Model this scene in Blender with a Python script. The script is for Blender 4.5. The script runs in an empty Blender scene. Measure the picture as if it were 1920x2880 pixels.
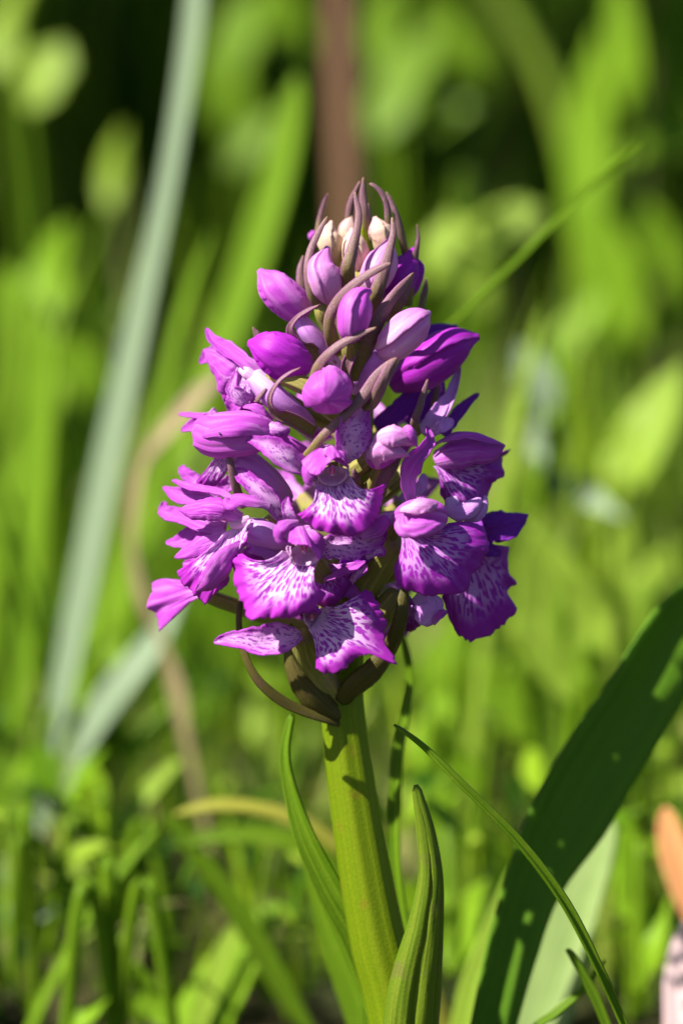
import bpy, math, random
import numpy as np
from mathutils import Vector

# ------------------------------------------------------------------ camera, sky, sun, exposure
SC = bpy.context.scene
COL = SC.collection
PITCH = math.radians(12.0)
FOCUS = 0.40                      # metres from the lens to the flower spike
CTR = np.array([0.0, 0.0, 0.105])  # middle of the frame, at the spike, above the ground
FWD = np.array([0.0, math.cos(PITCH), -math.sin(PITCH)])
UP = np.array([0.0, math.sin(PITCH), math.cos(PITCH)])
RIGHT = np.array([1.0, 0.0, 0.0])
CAM = CTR - FWD * FOCUS
cd = bpy.data.cameras.new('camera')
cam = bpy.data.objects.new('camera', cd)
COL.objects.link(cam)
cam.location = CAM
cam.rotation_euler = (math.pi / 2 - PITCH, 0, 0)
cd.lens = 100
cd.sensor_width = 36
cd.clip_start = 0.02
cd.clip_end = 400
cd.dof.use_dof = True
cd.dof.focus_distance = FOCUS - 0.011
cd.dof.aperture_fstop = 7.4
cd.dof.aperture_blades = 7
SC.camera = cam

SUN_DIR = Vector((-0.62, -0.20, 0.75)).normalized()      # towards the sun
elev = math.asin(SUN_DIR.z)
world = bpy.data.worlds.new('World')
SC.world = world
world.use_nodes = True
wn = world.node_tree.nodes
sky = wn.new('ShaderNodeTexSky')
sky.sky_type = 'NISHITA'
sky.sun_disc = False
sky.sun_elevation = elev
sky.sun_rotation = math.atan2(SUN_DIR.x, SUN_DIR.y)
world.node_tree.links.new(sky.outputs[0], wn['Background'].inputs[0])
wn['Background'].inputs[1].default_value = 0.05
ld = bpy.data.lights.new('sun', 'SUN')
ld.energy = 5.0
ld.angle = math.radians(0.53)
ld.color = (1.0, 0.95, 0.86)
sun = bpy.data.objects.new('sun', ld)
COL.objects.link(sun)
sun.rotation_euler = SUN_DIR.to_track_quat('Z', 'Y').to_euler()
SC.view_settings.view_transform = 'Standard'
SC.view_settings.look = 'None'
SC.view_settings.gamma = 1.0
SC.view_settings.exposure = 1.22
SC.view_settings.use_curve_mapping = False
SC.render.engine = 'CYCLES'
SC.cycles.use_denoising = True
SC.cycles.max_bounces = 8
SC.cycles.transparent_max_bounces = 4

rng = np.random.default_rng(7)
random.seed(7)

# ------------------------------------------------------------------ measuring: photo units (0.05 mm) to metres
def world_pts(a):
    """a: (...,3) x right, y down (0.05 mm units on the focal plane), w towards the lens -> metres"""
    a = np.asarray(a, float)
    D = FOCUS - a[..., 2] * 5e-5
    s = 5e-5 * D / FOCUS
    return (CAM + D[..., None] * FWD + ((a[..., 0] - 960) * s)[..., None] * RIGHT
            + ((1440 - a[..., 1]) * s)[..., None] * UP)

ZOOMS = {0: (0, 0, 1.0), 1: (680, 460, 700 / 1568), 2: (400, 880, 600 / 1568), 3: (900, 880, 600 / 1568),
         4: (400, 1300, 600 / 1568), 5: (900, 1300, 600 / 1568), 6: (600, 1700, 700 / 1568)}
K = ZOOMS[0]
def zoom(k):
    global K
    K = ZOOMS[k]
def loc(p):
    p = np.asarray(p, float).copy()
    p[..., 0] = K[0] + p[..., 0] * K[2]
    p[..., 1] = K[1] + p[..., 1] * K[2]
    return p

def cr(p, n):
    """Catmull-Rom through the rows of p, n samples"""
    p = np.asarray(p, float)
    if p.ndim == 1:
        return cr(p[:, None], n)[:, 0]
    k = len(p)
    if k == 1:
        return np.repeat(p, n, 0)
    q = np.vstack([2 * p[0] - p[1], p, 2 * p[-1] - p[-2]])
    t = np.linspace(0, k - 1, n)
    i = np.minimum(t.astype(int), k - 2)
    f = (t - i)[:, None]
    a, b, c, d = q[i], q[i + 1], q[i + 2], q[i + 3]
    return 0.5 * (2 * b + (c - a) * f + (2 * a - 5 * b + 4 * c - d) * f ** 2 + (3 * b - a - 3 * c + d) * f ** 3)

def lerpn(p, n):
    p = np.asarray(p, float)
    x = np.linspace(0, len(p) - 1, n)
    if p.ndim == 1:
        return np.interp(x, np.arange(len(p)), p)
    return np.stack([np.interp(x, np.arange(len(p)), p[:, j]) for j in range(p.shape[1])], 1)

def unit(a):
    return a / np.maximum(np.linalg.norm(a, axis=-1, keepdims=True), 1e-9)

def wob(x, seed, octs=3):
    """smooth 1-D wobble in -1..1"""
    r = np.random.default_rng(seed)
    o = np.zeros_like(np.asarray(x, float))
    for k in range(octs):
        o += np.sin(x * (1.0 + k * 1.37) * (0.8 + 0.4 * r.random()) + r.random() * 6.28) / (1 + 0.6 * k)
    return o / 1.8

# ------------------------------------------------------------------ objects
def link(o, parent=None):
    COL.objects.link(o)
    if parent is not None:
        o.parent = parent
    return o

def wloc(o):
    v = Vector((0, 0, 0))
    while o is not None:
        v += o.location
        o = o.parent
    return np.array(v)

def thing(name, label, cat, base, group=None):
    o = bpy.data.objects.new(name, None)
    o.empty_display_size = 0.01
    o.location = base
    o['label'] = label
    o['category'] = cat
    if group:
        o['group'] = group
    return link(o)

def tag(o, label, cat, group=None):
    o['label'] = label
    o['category'] = cat
    if group:
        o['group'] = group
    return o

def empty_part(name, parent, at):
    o = bpy.data.objects.new(name, None)
    o.empty_display_size = 0.004
    o.location = Vector(at) - Vector(wloc(parent))
    return link(o, parent)

def grid_mesh(name, V, mat, parent=None, thick=0.0, wrap=False, cap=False, origin=None, ush=None):
    """V (nv,nu,3) world points -> one mesh with UV (u across, v along)"""
    nv, nu = V.shape[:2]
    org = np.asarray(origin if origin is not None else (wloc(parent) if parent is not None else (0, 0, 0)), float)
    verts = (V - org).reshape(-1, 3)
    me = bpy.data.meshes.new(name)
    faces, uvs = [], []
    cols = nu if wrap else nu - 1
    for j in range(nv - 1):
        for i in range(cols):
            i2 = (i + 1) % nu
            faces.append((j * nu + i, j * nu + i2, (j + 1) * nu + i2, (j + 1) * nu + i))
            u0, u1 = i / cols, (i + 1) / cols
            v0, v1 = j / (nv - 1), (j + 1) / (nv - 1)
            a, b = (0, 0) if ush is None else (ush[j], ush[j + 1])
            uvs += [u0 + a, v0, u1 + a, v0, u1 + b, v1, u0 + b, v1]
    if cap:
        faces.append(tuple(range(nu))[::-1])
        faces.append(tuple((nv - 1) * nu + i for i in range(nu)))
        uvs += [0.5, 0.0] * nu + [0.5, 1.0] * nu
    me.from_pydata(verts.tolist(), [], faces)
    me.uv_layers.new(name='UVMap').data.foreach_set('uv', uvs)
    me.polygons.foreach_set('use_smooth', [True] * len(faces))
    me.materials.append(mat)
    me.update()
    o = bpy.data.objects.new(name, me)
    if parent is None and origin is not None:
        o.location = origin
    link(o, parent)
    if thick:
        m = o.modifiers.new('thickness', 'SOLIDIFY')
        m.thickness = thick
        m.offset = 0
    return o

def frame(c, n):
    t = unit(np.gradient(c, axis=0))
    n = np.asarray(n, float)
    if n.ndim == 1:
        n = np.repeat(n[None], len(c), 0)
    n = unit(n - (n * t).sum(1, keepdims=True) * t)
    s = np.cross(t, n)
    return t, n, s

def flip(a):
    a = np.array(a, float)
    a[..., 1] *= -1
    return a

SEED = [100]
def ribbon(name, mat, pts, hw, parent=None, n=(0, 0, 1), arc=40, ruf=0.0, nu=13, nv=30, thick=0.00014, tip=0.04,
           edge=0.09, skew=0.0, midrib=0.0, origin=None, raw=False, crum=0.035):
    """a petal, bract or blade: centre line, half widths, face direction n (right, up, to lens), arched across by arc degrees"""
    SEED[0] += 1
    p = np.asarray(pts, float) if raw else loc(pts)
    c = cr(flip(p), nv)
    w = np.maximum(cr(np.asarray(hw, float) * (1 if raw else K[2]), nv), 0.3)
    nn = cr(np.asarray(n, float), nv) if np.ndim(n) == 2 else n
    t, n_, s = frame(c, nn)
    v = np.linspace(0, 1, nv)
    if tip:
        w = w * np.clip(np.sqrt(np.clip((1 - v) / tip, 0, 1)), 0.05, 1)
    u = np.linspace(-1, 1, nu)
    a = math.radians(abs(arc)) + 1e-4
    ph = u * a
    off = np.sin(ph) / math.sin(min(a, math.pi / 2))
    dep = (np.cos(ph) - 1) * np.sign(arc) / math.sin(min(a, math.pi / 2))
    ew = 1 + edge * (wob(v[:, None] * 14 + np.sign(u)[None] * 3, SEED[0]) + 0.45 * wob(v[:, None] * 39 + np.sign(u)[None] * 5, SEED[0] + 31))
    V = (c[:, None] + s[:, None] * (w[:, None] * off[None] * ew)[..., None]
         + n_[:, None] * (w[:, None] * (dep[None] - midrib * np.exp(-(u / 0.16) ** 2)[None]))[..., None])
    if ruf:
        q = wob(v[:, None] * 17 + u[None] * 2.0, SEED[0] + 7) * (np.abs(u)[None] ** 2) + 0.45 * wob(v[:, None] * 9 + u[None] * 5, SEED[0] + 9)
        V = V + n_[:, None] * (q * w[:, None] * ruf)[..., None]
    cg = (wob(v[:, None] * 11 + u[None] * 3.1, SEED[0] + 21) + wob(v[:, None] * 6 - u[None] * 5.3, SEED[0] + 22)
          + 0.5 * wob(v[:, None] * 23 + u[None] * 9.0, SEED[0] + 23))
    V = V + n_[:, None] * (cg * w[:, None] * crum)[..., None]
    if skew:
        V = V + n_[:, None] * (u[None] * w[:, None] * skew)[..., None]
    return grid_mesh(name, world_pts(flip(V)), mat, parent, thick, origin=origin)

def closed(name, mat, pts, R, prof, parent=None, n=(0, 0, 1), flat=1.0, seams=0, groove=0.10, twist=0.0, nu=28, nv=30,
           lump=0.03, ribs=0, rib=0.0, origin=None, raw=False):
    """a solid bud, tube or stem along a centre line"""
    SEED[0] += 1
    p = np.asarray(pts, float) if raw else loc(pts)
    c = cr(flip(p), nv)
    r = np.interp(np.linspace(0, 1, nv), [q[0] for q in prof], [q[1] for q in prof])
    r = np.convolve(np.pad(r, 2, 'edge'), [.1, .2, .4, .2, .1], 'valid') * R * (1 if raw else K[2])
    t, n_, s = frame(c, n)
    th = np.linspace(0, 2 * math.pi, nu, endpoint=False)
    v = np.linspace(0, 1, nv)
    m = np.ones((nv, nu))
    if seams:
        g = (th[None] + twist * v[:, None] + 0.5) % (2 * math.pi / seams)
        gn = g / (2 * math.pi / seams)
        m += groove * (1.15 * (1 - gn) ** 3 - 0.35 * np.exp(-((gn - 0.93) / 0.07) ** 2)) * np.clip(v * 4, 0, 1)[:, None]
    if ribs:
        m += rib * np.cos(ribs * th[None] + twist * v[:, None])
    m += lump * wob(v[:, None] * 7 + 2.0 * np.sin(th)[None], SEED[0]) + lump * wob(v[:, None] * 3 + 3.1 * np.cos(th)[None], SEED[0] + 3)
    rr = r[:, None] * m
    V = c[:, None] + s[:, None] * (rr * np.cos(th)[None])[..., None] + n_[:, None] * (rr * flat * np.sin(th)[None])[..., None]
    return grid_mesh(name, world_pts(flip(V)), mat, parent, 0, wrap=True, cap=True, origin=origin, ush=(twist * v + 0.5) / (2 * math.pi) if seams else None)

BUD = [(0, .35), (.08, .62), (.2, .9), (.4, 1.0), (.58, .92), (.72, .70), (.82, .46), (.9, .28), (1, .13)]
HOOD = [(0, .3), (.1, .62), (.3, .95), (.55, 1.0), (.75, .85), (.9, .5), (1, .15)]
TUBE = [(0, .7), (.3, 1), (.7, .85), (.95, .6), (1, .3)]
OVARY = [(0, .55), (.3, 1.0), (.7, .95), (1, .6)]

def bud(mat, pts, R, parent, n=(0, 0, 1), flat=0.92, seams=3, groove=0.15, twist=1.2, prof=BUD, name='bud', lump=0.035):
    return closed(name, mat, pts, R, prof, parent, n, flat, seams, groove, twist, lump=lump, nu=66, nv=40)

def lip(mat, neck, edge, parent, bulge=30, p=1.35, curl=25, ruf=10, nu=61, nv=44, side=0.0, teeth=0.02, name='lip'):
    """a labellum: neck (left, right) and its outer rim from left to right, each with its own depth"""
    SEED[0] += 1
    sd = SEED[0]
    nk = flip(loc(neck))
    ed = cr(flip(loc(edge)), nu)
    u = np.linspace(-1, 1, nu)
    nkl = nk[0] + (nk[1] - nk[0]) * (u[:, None] + 1) / 2
    nkl[:, 2] += 0.25 * np.linalg.norm(nk[1] - nk[0]) * (np.abs(u) ** 2 - 0.6)       # a cupped throat
    nm, em = nk.mean(0), ed[nu // 2]
    v = np.linspace(0, 1, nv)
    vp = (v ** p)[:, None, None]
    M = nm + (em - nm) * v[:, None, None]
    V = M + (nkl - nm)[None] * (1 - vp) + (ed - em)[None] * vp
    V[..., 2] += bulge * np.sin(math.pi * v)[:, None] * (1 - 0.35 * u[None] ** 2)
    V[..., 2] -= curl * np.clip((v - 0.74) / 0.26, 0, 1)[:, None] ** 2 * (1 + 0.5 * wob(u * 6, sd))[None]
    V[..., 2] -= side * np.clip((np.abs(u) - 0.6) / 0.4, 0, 1)[None] ** 2 * v[:, None]
    V[..., 2] += ruf * wob(u * 9, sd + 1)[None] * (v ** 3)[:, None] + ruf * 0.5 * wob(u * 5 + 3, sd + 2)[None] * np.sin(v * 6)[:, None]
    V[..., 2] += ruf * 0.10 * wob(u * 60, sd + 6)[None] * (v ** 1.5)[:, None]        # fine ribs along the veins
    rad = unit(ed - nm)
    T = (teeth * (wob(u * 26, sd + 4) + 0.6 * wob(u * 61, sd + 5)) * np.linalg.norm(ed - nm, axis=1))[None, :, None] * rad[None]
    V = V + T * (v ** 4)[:, None, None]
    return grid_mesh(name, world_pts(flip(V)), mat, parent, 0.00016)

# ------------------------------------------------------------------ materials
class NT:
    def __init__(self, name):
        self.m = bpy.data.materials.new(name)
        self.m.use_nodes = True
        self.t = self.m.node_tree
        self.t.nodes.clear()
        self.out = self.new('ShaderNodeOutputMaterial')
    def new(self, kind, **kw):
        n = self.t.nodes.new(kind)
        for k, v in kw.items():
            setattr(n, k, v)
        return n
    def set(self, sock, v):
        if isinstance(v, bpy.types.NodeSocket):
            self.t.links.new(v, sock)
        else:
            if sock.type == 'RGBA' and len(v) == 3:
                v = (*v, 1)
            sock.default_value = v
    def math(self, op, a, b=0.0, clamp=False):
        n = self.new('ShaderNodeMath', operation=op, use_clamp=clamp)
        self.set(n.inputs[0], a)
        self.set(n.inputs[1], b)
        return n.outputs[0]
    def mix(self, f, a, b):
        n = self.new('ShaderNodeMix', data_type='RGBA')
        self.set(n.inputs[0], f)
        self.set(n.inputs[6], a)
        self.set(n.inputs[7], b)
        return n.outputs[2]
    def step(self, x, a, b):
        n = self.new('ShaderNodeMapRange', interpolation_type='SMOOTHSTEP')
        self.set(n.inputs[0], x)
        n.inputs[1].default_value, n.inputs[2].default_value = a, b
        return n.outputs[0]
    def uv(self):
        n = self.new('ShaderNodeUVMap', uv_map='UVMap')
        s = self.new('ShaderNodeSeparateXYZ')
        self.t.links.new(n.outputs[0], s.inputs[0])
        return s.outputs[0], s.outputs[1]
    def vec(self, x, y, z=0.0):
        n = self.new('ShaderNodeCombineXYZ')
        for i, q in enumerate((x, y, z)):
            self.set(n.inputs[i], q)
        return n.outputs[0]
    def noise(self, vec, scale, detail=2.0, dist=0.0):
        n = self.new('ShaderNodeTexNoise')
        self.set(n.inputs['Vector'], vec)
        n.inputs['Scale'].default_value = scale
        n.inputs['Detail'].default_value = detail
        n.inputs['Distortion'].default_value = dist
        return n.outputs[0]
    def voro(self, vec, scale):
        n = self.new('ShaderNodeTexVoronoi', voronoi_dimensions='2D')
        self.set(n.inputs['Vector'], vec)
        n.inputs['Scale'].default_value = scale
        n.inputs['Randomness'].default_value = 0.9
        return n.outputs[0]
    def objco(self):
        return self.new('ShaderNodeTexCoord').outputs['Object']
    def rnd(self):
        return self.new('ShaderNodeObjectInfo').outputs['Random']
    def bright(self, col, f):
        n = self.new('ShaderNodeHueSaturation')
        self.set(n.inputs['Color'], col)
        self.set(n.inputs['Value'], f)
        return n.outputs[0]
    def bump(self, h, strength, dist):
        n = self.new('ShaderNodeBump')
        self.set(n.inputs['Height'], h)
        n.inputs['Strength'].default_value = strength
        n.inputs['Distance'].default_value = dist
        return n.outputs[0]
    def surface(self, col, rough=0.5, spec=0.3, trans=0.0, tcol=None, normal=None, sheen=0.0):
        b = self.new('ShaderNodeBsdfPrincipled')
        self.set(b.inputs['Base Color'], col)
        self.set(b.inputs['Roughness'], rough)
        self.set(b.inputs['Specular IOR Level'], spec)
        if sheen:
            b.inputs['Sheen Weight'].default_value = sheen
            b.inputs['Sheen Roughness'].default_value = 0.4
        if normal is not None:
            self.set(b.inputs['Normal'], normal)
        sh = b.outputs[0]
        if trans:
            tr = self.new('ShaderNodeBsdfTranslucent')
            self.set(tr.inputs[0], tcol if tcol is not None else col)
            mx = self.new('ShaderNodeMixShader')
            self.set(mx.inputs[0], trans)
            self.t.links.new(sh, mx.inputs[1])
            self.t.links.new(tr.outputs[0], mx.inputs[2])
            sh = mx.outputs[0]
        self.t.links.new(sh, self.out.inputs[0])
        return self.m

MAG = (0.57, 0.085, 0.62)
DEEP = (0.28, 0.008, 0.32)
PALE = (0.80, 0.60, 0.86)

def petal_mat(name, main, pale, kind, trans=0.42, pale_base=0.35):
    k = NT(name)
    u, v = k.uv()
    rnd = k.rnd()
    oc = k.objco()
    e = k.math('ABSOLUTE', k.math('SUBTRACT', k.math('MULTIPLY', u, 2.0), 1.0))
    seed = k.math('MULTIPLY', rnd, 40.0)
    big = k.noise(oc, 500, 3.0)
    fine = k.noise(oc, 4200, 3.0)
    if kind == 'lip':
        wx = k.math('MULTIPLY', k.math('SUBTRACT', k.noise(k.vec(k.math('MULTIPLY', u, 9.0), k.math('MULTIPLY', v, 7.0), seed), 1.0), 0.5), 0.055)
        vv = k.voro(k.vec(k.math('ADD', k.math('ADD', u, wx), seed), k.math('MULTIPLY', k.math('ADD', v, wx), 0.27)), 23.0)
        mask = k.step(vv, 0.37, 0.27)
        vl = k.voro(k.vec(k.math('MULTIPLY', k.math('ADD', u, k.math('MULTIPLY', wx, 0.4)), 1.0), k.math('ADD', k.math('MULTIPLY', v, 0.10), seed)), 26.0)
        mask = k.math('MAXIMUM', mask, k.math('MULTIPLY', k.step(vl, 0.29, 0.20), k.step(v, 0.9, 0.65)))
        rim = k.math('MAXIMUM', k.math('MULTIPLY', v, 1.04), k.math('MULTIPLY', e, k.math('ADD', k.math('MULTIPLY', v, 0.55), 0.50)))
        rim = k.math('ADD', rim, k.math('MULTIPLY', k.math('SUBTRACT', k.noise(k.vec(k.math('MULTIPLY', u, 12.0), k.math('MULTIPLY', v, 4.0), seed), 1.0, 3.0), 0.5), 0.30))
        m = k.step(rim, 0.58, 0.90)
        base = k.mix(m, pale, main)
        gate = k.math('MULTIPLY', k.step(v, 0.06, 0.16), k.step(k.math('MAXIMUM', v, 0.0), 0.93, 0.76))
        col = k.mix(k.math('MULTIPLY', k.math('MULTIPLY', mask, gate), 0.94), base, (0.36, 0.012, 0.45))
    elif kind == 'sepal':
        w2 = k.math('MULTIPLY', k.math('SUBTRACT', k.noise(k.vec(k.math('MULTIPLY', u, 4.0), k.math('MULTIPLY', v, 9.0), seed), 1.0), 0.5), 0.3)
        vv = k.voro(k.vec(k.math('ADD', u, w2), k.math('ADD', k.math('MULTIPLY', k.math('ADD', v, w2), 1.9), seed)), 8.0)
        sp = k.step(vv, 0.40, 0.20)
        sp = k.math('MULTIPLY', sp, k.step(k.noise(k.vec(k.math('MULTIPLY', u, 3.0), k.math('MULTIPLY', v, 5.0), k.math('ADD', seed, 3.0)), 1.0), 0.36, 0.56))
        m = k.math('ADD', k.math('MULTIPLY', e, 0.55), k.math('MULTIPLY', v, 0.55))
        m = k.math('ADD', m, k.math('MULTIPLY', k.math('SUBTRACT', big, 0.5), 0.8))
        base = k.mix(k.step(m, 0.15, 0.95), pale, main)
        col = k.mix(k.math('MULTIPLY', sp, 0.85), base, (0.30, 0.012, 0.40))
    elif kind == 'bud':
        an = k.math('MULTIPLY', u, 2 * math.pi)
        ve = k.noise(k.vec(k.math('MULTIPLY', k.math('COSINE', an), 2.6), k.math('MULTIPLY', k.math('SINE', an), 2.6), k.math('ADD', seed, k.math('MULTIPLY', v, 1.3))), 1.0, 4.0)
        f = k.math('ADD', pale_base, k.math('MULTIPLY', k.step(v, 0.1, 0.95), 1 - pale_base))
        f = k.math('ADD', f, k.math('MULTIPLY', k.math('SUBTRACT', ve, 0.5), 2.4), True)
        col = k.mix(f, pale, main)
        se = k.math('FRACT', k.math('MULTIPLY', u, 3.0))
        line = k.math('MULTIPLY', k.step(k.math('MINIMUM', se, k.math('SUBTRACT', 1.0, se)), 0.035, 0.008), 0.55)
        line = k.math('MAXIMUM', line, k.math('MULTIPLY', k.step(k.math('ABSOLUTE', k.math('SUBTRACT', se, 0.5)), 0.02, 0.004), 0.35))
        col = k.mix(line, col, k.mix(0.7, main, DEEP))
        e = 0.0
    else:
        ve = k.noise(k.vec(k.math('MULTIPLY', u, 16.0), k.math('MULTIPLY', v, 1.6), seed), 1.0, 4.0)
        f = k.math('ADD', k.math('MULTIPLY', k.step(v, 0.0, 0.45), 1 - pale_base), pale_base)
        f = k.math('ADD', f, k.math('MULTIPLY', k.math('SUBTRACT', ve, 0.5), 2.0), True)
        col = k.mix(f, pale, main)
        col = k.mix(k.math('MULTIPLY', k.step(ve, 0.60, 0.72), 0.35), col, DEEP)
        col = k.mix(k.math('MULTIPLY', k.step(e, 0.88, 1.0), 0.35), col, DEEP)
    col = k.bright(col, k.math('ADD', 0.86, k.math('ADD', k.math('MULTIPLY', fine, 0.22), k.math('MULTIPLY', rnd, 0.12))))
    ribs = k.noise(k.vec(k.math('MULTIPLY', u, 26.0), k.math('MULTIPLY', v, 3.0), seed), 1.0, 3.0)
    nrm = k.bump(k.math('ADD', k.math('MULTIPLY', fine, 0.35), k.math('MULTIPLY', ribs, 0.25 if kind == 'bud' else 1.0)), 0.55, 0.00022)
    return k.surface(col, 0.5, 0.22, trans, col, nrm, 0.0)

M = {}
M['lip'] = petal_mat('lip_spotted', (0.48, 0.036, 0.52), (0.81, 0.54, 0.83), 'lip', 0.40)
M['lipshade'] = petal_mat('lip_painted_shade', (0.40, 0.026, 0.48), (0.62, 0.28, 0.70), 'lip', 0.40)  # deeper copy of the lip colours, shade painted in for the shaded flowers
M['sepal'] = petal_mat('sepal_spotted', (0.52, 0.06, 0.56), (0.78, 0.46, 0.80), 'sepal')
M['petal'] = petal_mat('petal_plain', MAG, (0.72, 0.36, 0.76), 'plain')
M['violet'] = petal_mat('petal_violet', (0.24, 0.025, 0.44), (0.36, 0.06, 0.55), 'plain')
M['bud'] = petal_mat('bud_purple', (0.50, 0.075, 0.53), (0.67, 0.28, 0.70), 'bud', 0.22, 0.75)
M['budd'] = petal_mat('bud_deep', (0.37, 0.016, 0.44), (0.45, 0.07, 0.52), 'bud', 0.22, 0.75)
M['budpink'] = petal_mat('bud_pink', (0.62, 0.20, 0.60), (0.78, 0.44, 0.68), 'bud', 0.22, 0.45)
M['cream'] = petal_mat('bud_cream', (0.64, 0.40, 0.38), (0.62, 0.50, 0.30), 'bud', 0.22, 0.1)
M['spur'] = petal_mat('spur_lilac', (0.64, 0.27, 0.76), (0.76, 0.50, 0.84), 'plain', 0.30, 0.3)
M['throat'] = petal_mat('throat_white', (0.74, 0.44, 0.70), (0.82, 0.62, 0.78), 'plain', 0.3, 0.2)

def bract_mat():
    k = NT('bract')
    u, v = k.uv()
    oc = k.objco()
    e = k.math('ABSOLUTE', k.math('SUBTRACT', k.math('MULTIPLY', u, 2.0), 1.0))
    sp = k.noise(oc, 5200, 2.0)
    n2 = k.noise(oc, 900, 3.0)
    f = k.step(k.math('ADD', v, k.math('MULTIPLY', k.math('SUBTRACT', n2, 0.5), 0.5)), 0.05, 0.5)
    col = k.mix(f, (0.21, 0.18, 0.035), (0.21, 0.105, 0.125))
    col = k.mix(k.math('MULTIPLY', k.step(e, 0.62, 0.98), 0.75), col, (0.30, 0.08, 0.25))
    col = k.mix(k.math('MULTIPLY', k.step(v, 0.88, 1.0), 0.5), col, (0.30, 0.17, 0.06))
    col = k.mix(k.math('MULTIPLY', k.step(sp, 0.55, 0.72), 0.45), col, (0.45, 0.34, 0.30))
    return k.surface(col, 0.5, 0.3, 0.2, col, k.bump(sp, 0.6, 0.0001))
M['bract'] = bract_mat()

def stalk_mat(name, a, b, spot, rough=0.42, scale=(24, 1.2), trans=0.1, spots=0.45):
    k = NT(name)
    u, v = k.uv()
    oc = k.objco()
    st = k.noise(k.vec(k.math('MULTIPLY', u, scale[0]), k.math('MULTIPLY', v, scale[1]), k.math('MULTIPLY', k.rnd(), 30.0)), 1.0, 3.0)
    n2 = k.noise(oc, 260, 4.0)
    fine = k.noise(oc, 2600, 3.0)
    col = k.mix(k.step(st, 0.35, 0.68), a, b)
    col = k.mix(k.math('MULTIPLY', k.step(n2, 0.56, 0.74), spots), col, spot)
    col = k.bright(col, k.math('ADD', 0.8, k.math('MULTIPLY', fine, 0.4)))
    return k.surface(col, rough, 0.15, trans, k.mix(0.5, col, b), k.bump(k.math('ADD', st, k.math('MULTIPLY', fine, 0.4)), 0.4, 0.0003))
M['stem'] = stalk_mat('orchid_stem', (0.15, 0.23, 0.005), (0.21, 0.29, 0.008), (0.28, 0.17, 0.02), trans=0.34, spots=0.5)
M['ovary'] = stalk_mat('ovary', (0.20, 0.19, 0.045), (0.33, 0.29, 0.09), (0.26, 0.10, 0.17))
M['leaf'] = stalk_mat('orchid_leaf', (0.1, 0.17, 0.008), (0.16, 0.22, 0.015), (0.16, 0.11, 0.05), trans=0.25)
M['green'] = stalk_mat('blade_green', (0.11, 0.22, 0.007), (0.19, 0.32, 0.015), (0.22, 0.3, 0.025), trans=0.38)
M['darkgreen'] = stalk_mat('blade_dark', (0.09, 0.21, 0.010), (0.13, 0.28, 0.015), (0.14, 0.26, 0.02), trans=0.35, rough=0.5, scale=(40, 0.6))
M['yellowgreen'] = stalk_mat('blade_yellow', (0.17, 0.33, 0.012), (0.27, 0.44, 0.025), (0.26, 0.37, 0.03), trans=0.42)
M['glaucous'] = stalk_mat('blade_glaucous', (0.24, 0.33, 0.19), (0.34, 0.43, 0.27), (0.26, 0.35, 0.20), trans=0.3)
M['palegreen'] = stalk_mat('leaf_pale', (0.22, 0.35, 0.03), (0.32, 0.45, 0.05), (0.26, 0.38, 0.045), trans=0.4)
M['bractg'] = stalk_mat('bract_green', (0.075, 0.070, 0.014), (0.11, 0.085, 0.025), (0.13, 0.055, 0.06), trans=0.12)
M['sunpaint'] = stalk_mat('leaf_painted_sun', (0.24, 0.35, 0.10), (0.34, 0.45, 0.17), (0.30, 0.40, 0.14), trans=0.35)  # sunlight on the broad dark leaf, painted as a paler leaf colour
M['straw'] = stalk_mat('straw', (0.34, 0.26, 0.13), (0.44, 0.34, 0.18), (0.30, 0.22, 0.10), trans=0.15)
M['brown'] = stalk_mat('brown_stalk', (0.16, 0.085, 0.045), (0.25, 0.135, 0.08), (0.12, 0.07, 0.035), trans=0.0)
M['ochre'] = stalk_mat('ochre_leaf', (0.26, 0.27, 0.03), (0.34, 0.33, 0.05), (0.34, 0.20, 0.03), trans=0.3)
M['orange'] = stalk_mat('orange_petal', (0.85, 0.38, 0.14), (0.88, 0.48, 0.22), (0.80, 0.30, 0.2), trans=0.3)
M['pinkwhite'] = stalk_mat('pale_pink', (0.85, 0.60, 0.60), (0.90, 0.74, 0.74), (0.85, 0.52, 0.50), trans=0.3)
def flat_mat(name, col, rough=0.35):
    k = NT(name)
    n = k.noise(k.objco(), 1500, 2.0)
    return k.surface(k.bright(col_in(k, col), k.math('ADD', 0.8, k.math('MULTIPLY', n, 0.4))), rough, 0.5)
def col_in(k, c):
    n = k.new('ShaderNodeRGB')
    n.outputs[0].default_value = (*c, 1)
    return n.outputs[0]
M['pollen'] = flat_mat('pollinia_red', (0.50, 0.02, 0.08))
M['insect'] = flat_mat('insect_black', (0.02, 0.02, 0.018))

# ------------------------------------------------------------------ the setting: soil and the meadow behind
def soil_mat():
    k = NT('soil')
    oc = k.objco()
    a = k.noise(oc, 35, 6.0)
    b = k.noise(oc, 9, 3.0)
    col = k.mix(k.step(a, 0.35, 0.7), (0.016, 0.012, 0.006), (0.06, 0.045, 0.02))
    col = k.mix(k.math('MULTIPLY', k.step(b, 0.4, 0.6), 0.7), col, (0.02, 0.045, 0.008))
    return k.surface(col, 0.9, 0.1, 0, None, k.bump(a, 0.8, 0.01))
gm = bpy.data.meshes.new('ground')
nx = 90
gx = np.linspace(-1, 1, nx)
gx = np.sign(gx) * np.abs(gx) ** 5 * 150
X, Y = np.meshgrid(gx, gx)
Zg = 0.004 * np.sin(X * 31) * np.cos(Y * 27) * np.exp(-(X ** 2 + Y ** 2) / 4) - 0.002
gv = np.stack([X, Y, Zg], -1).reshape(-1, 3)
gf = [(j * nx + i, j * nx + i + 1, (j + 1) * nx + i + 1, (j + 1) * nx + i) for j in range(nx - 1) for i in range(nx - 1)]
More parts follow.
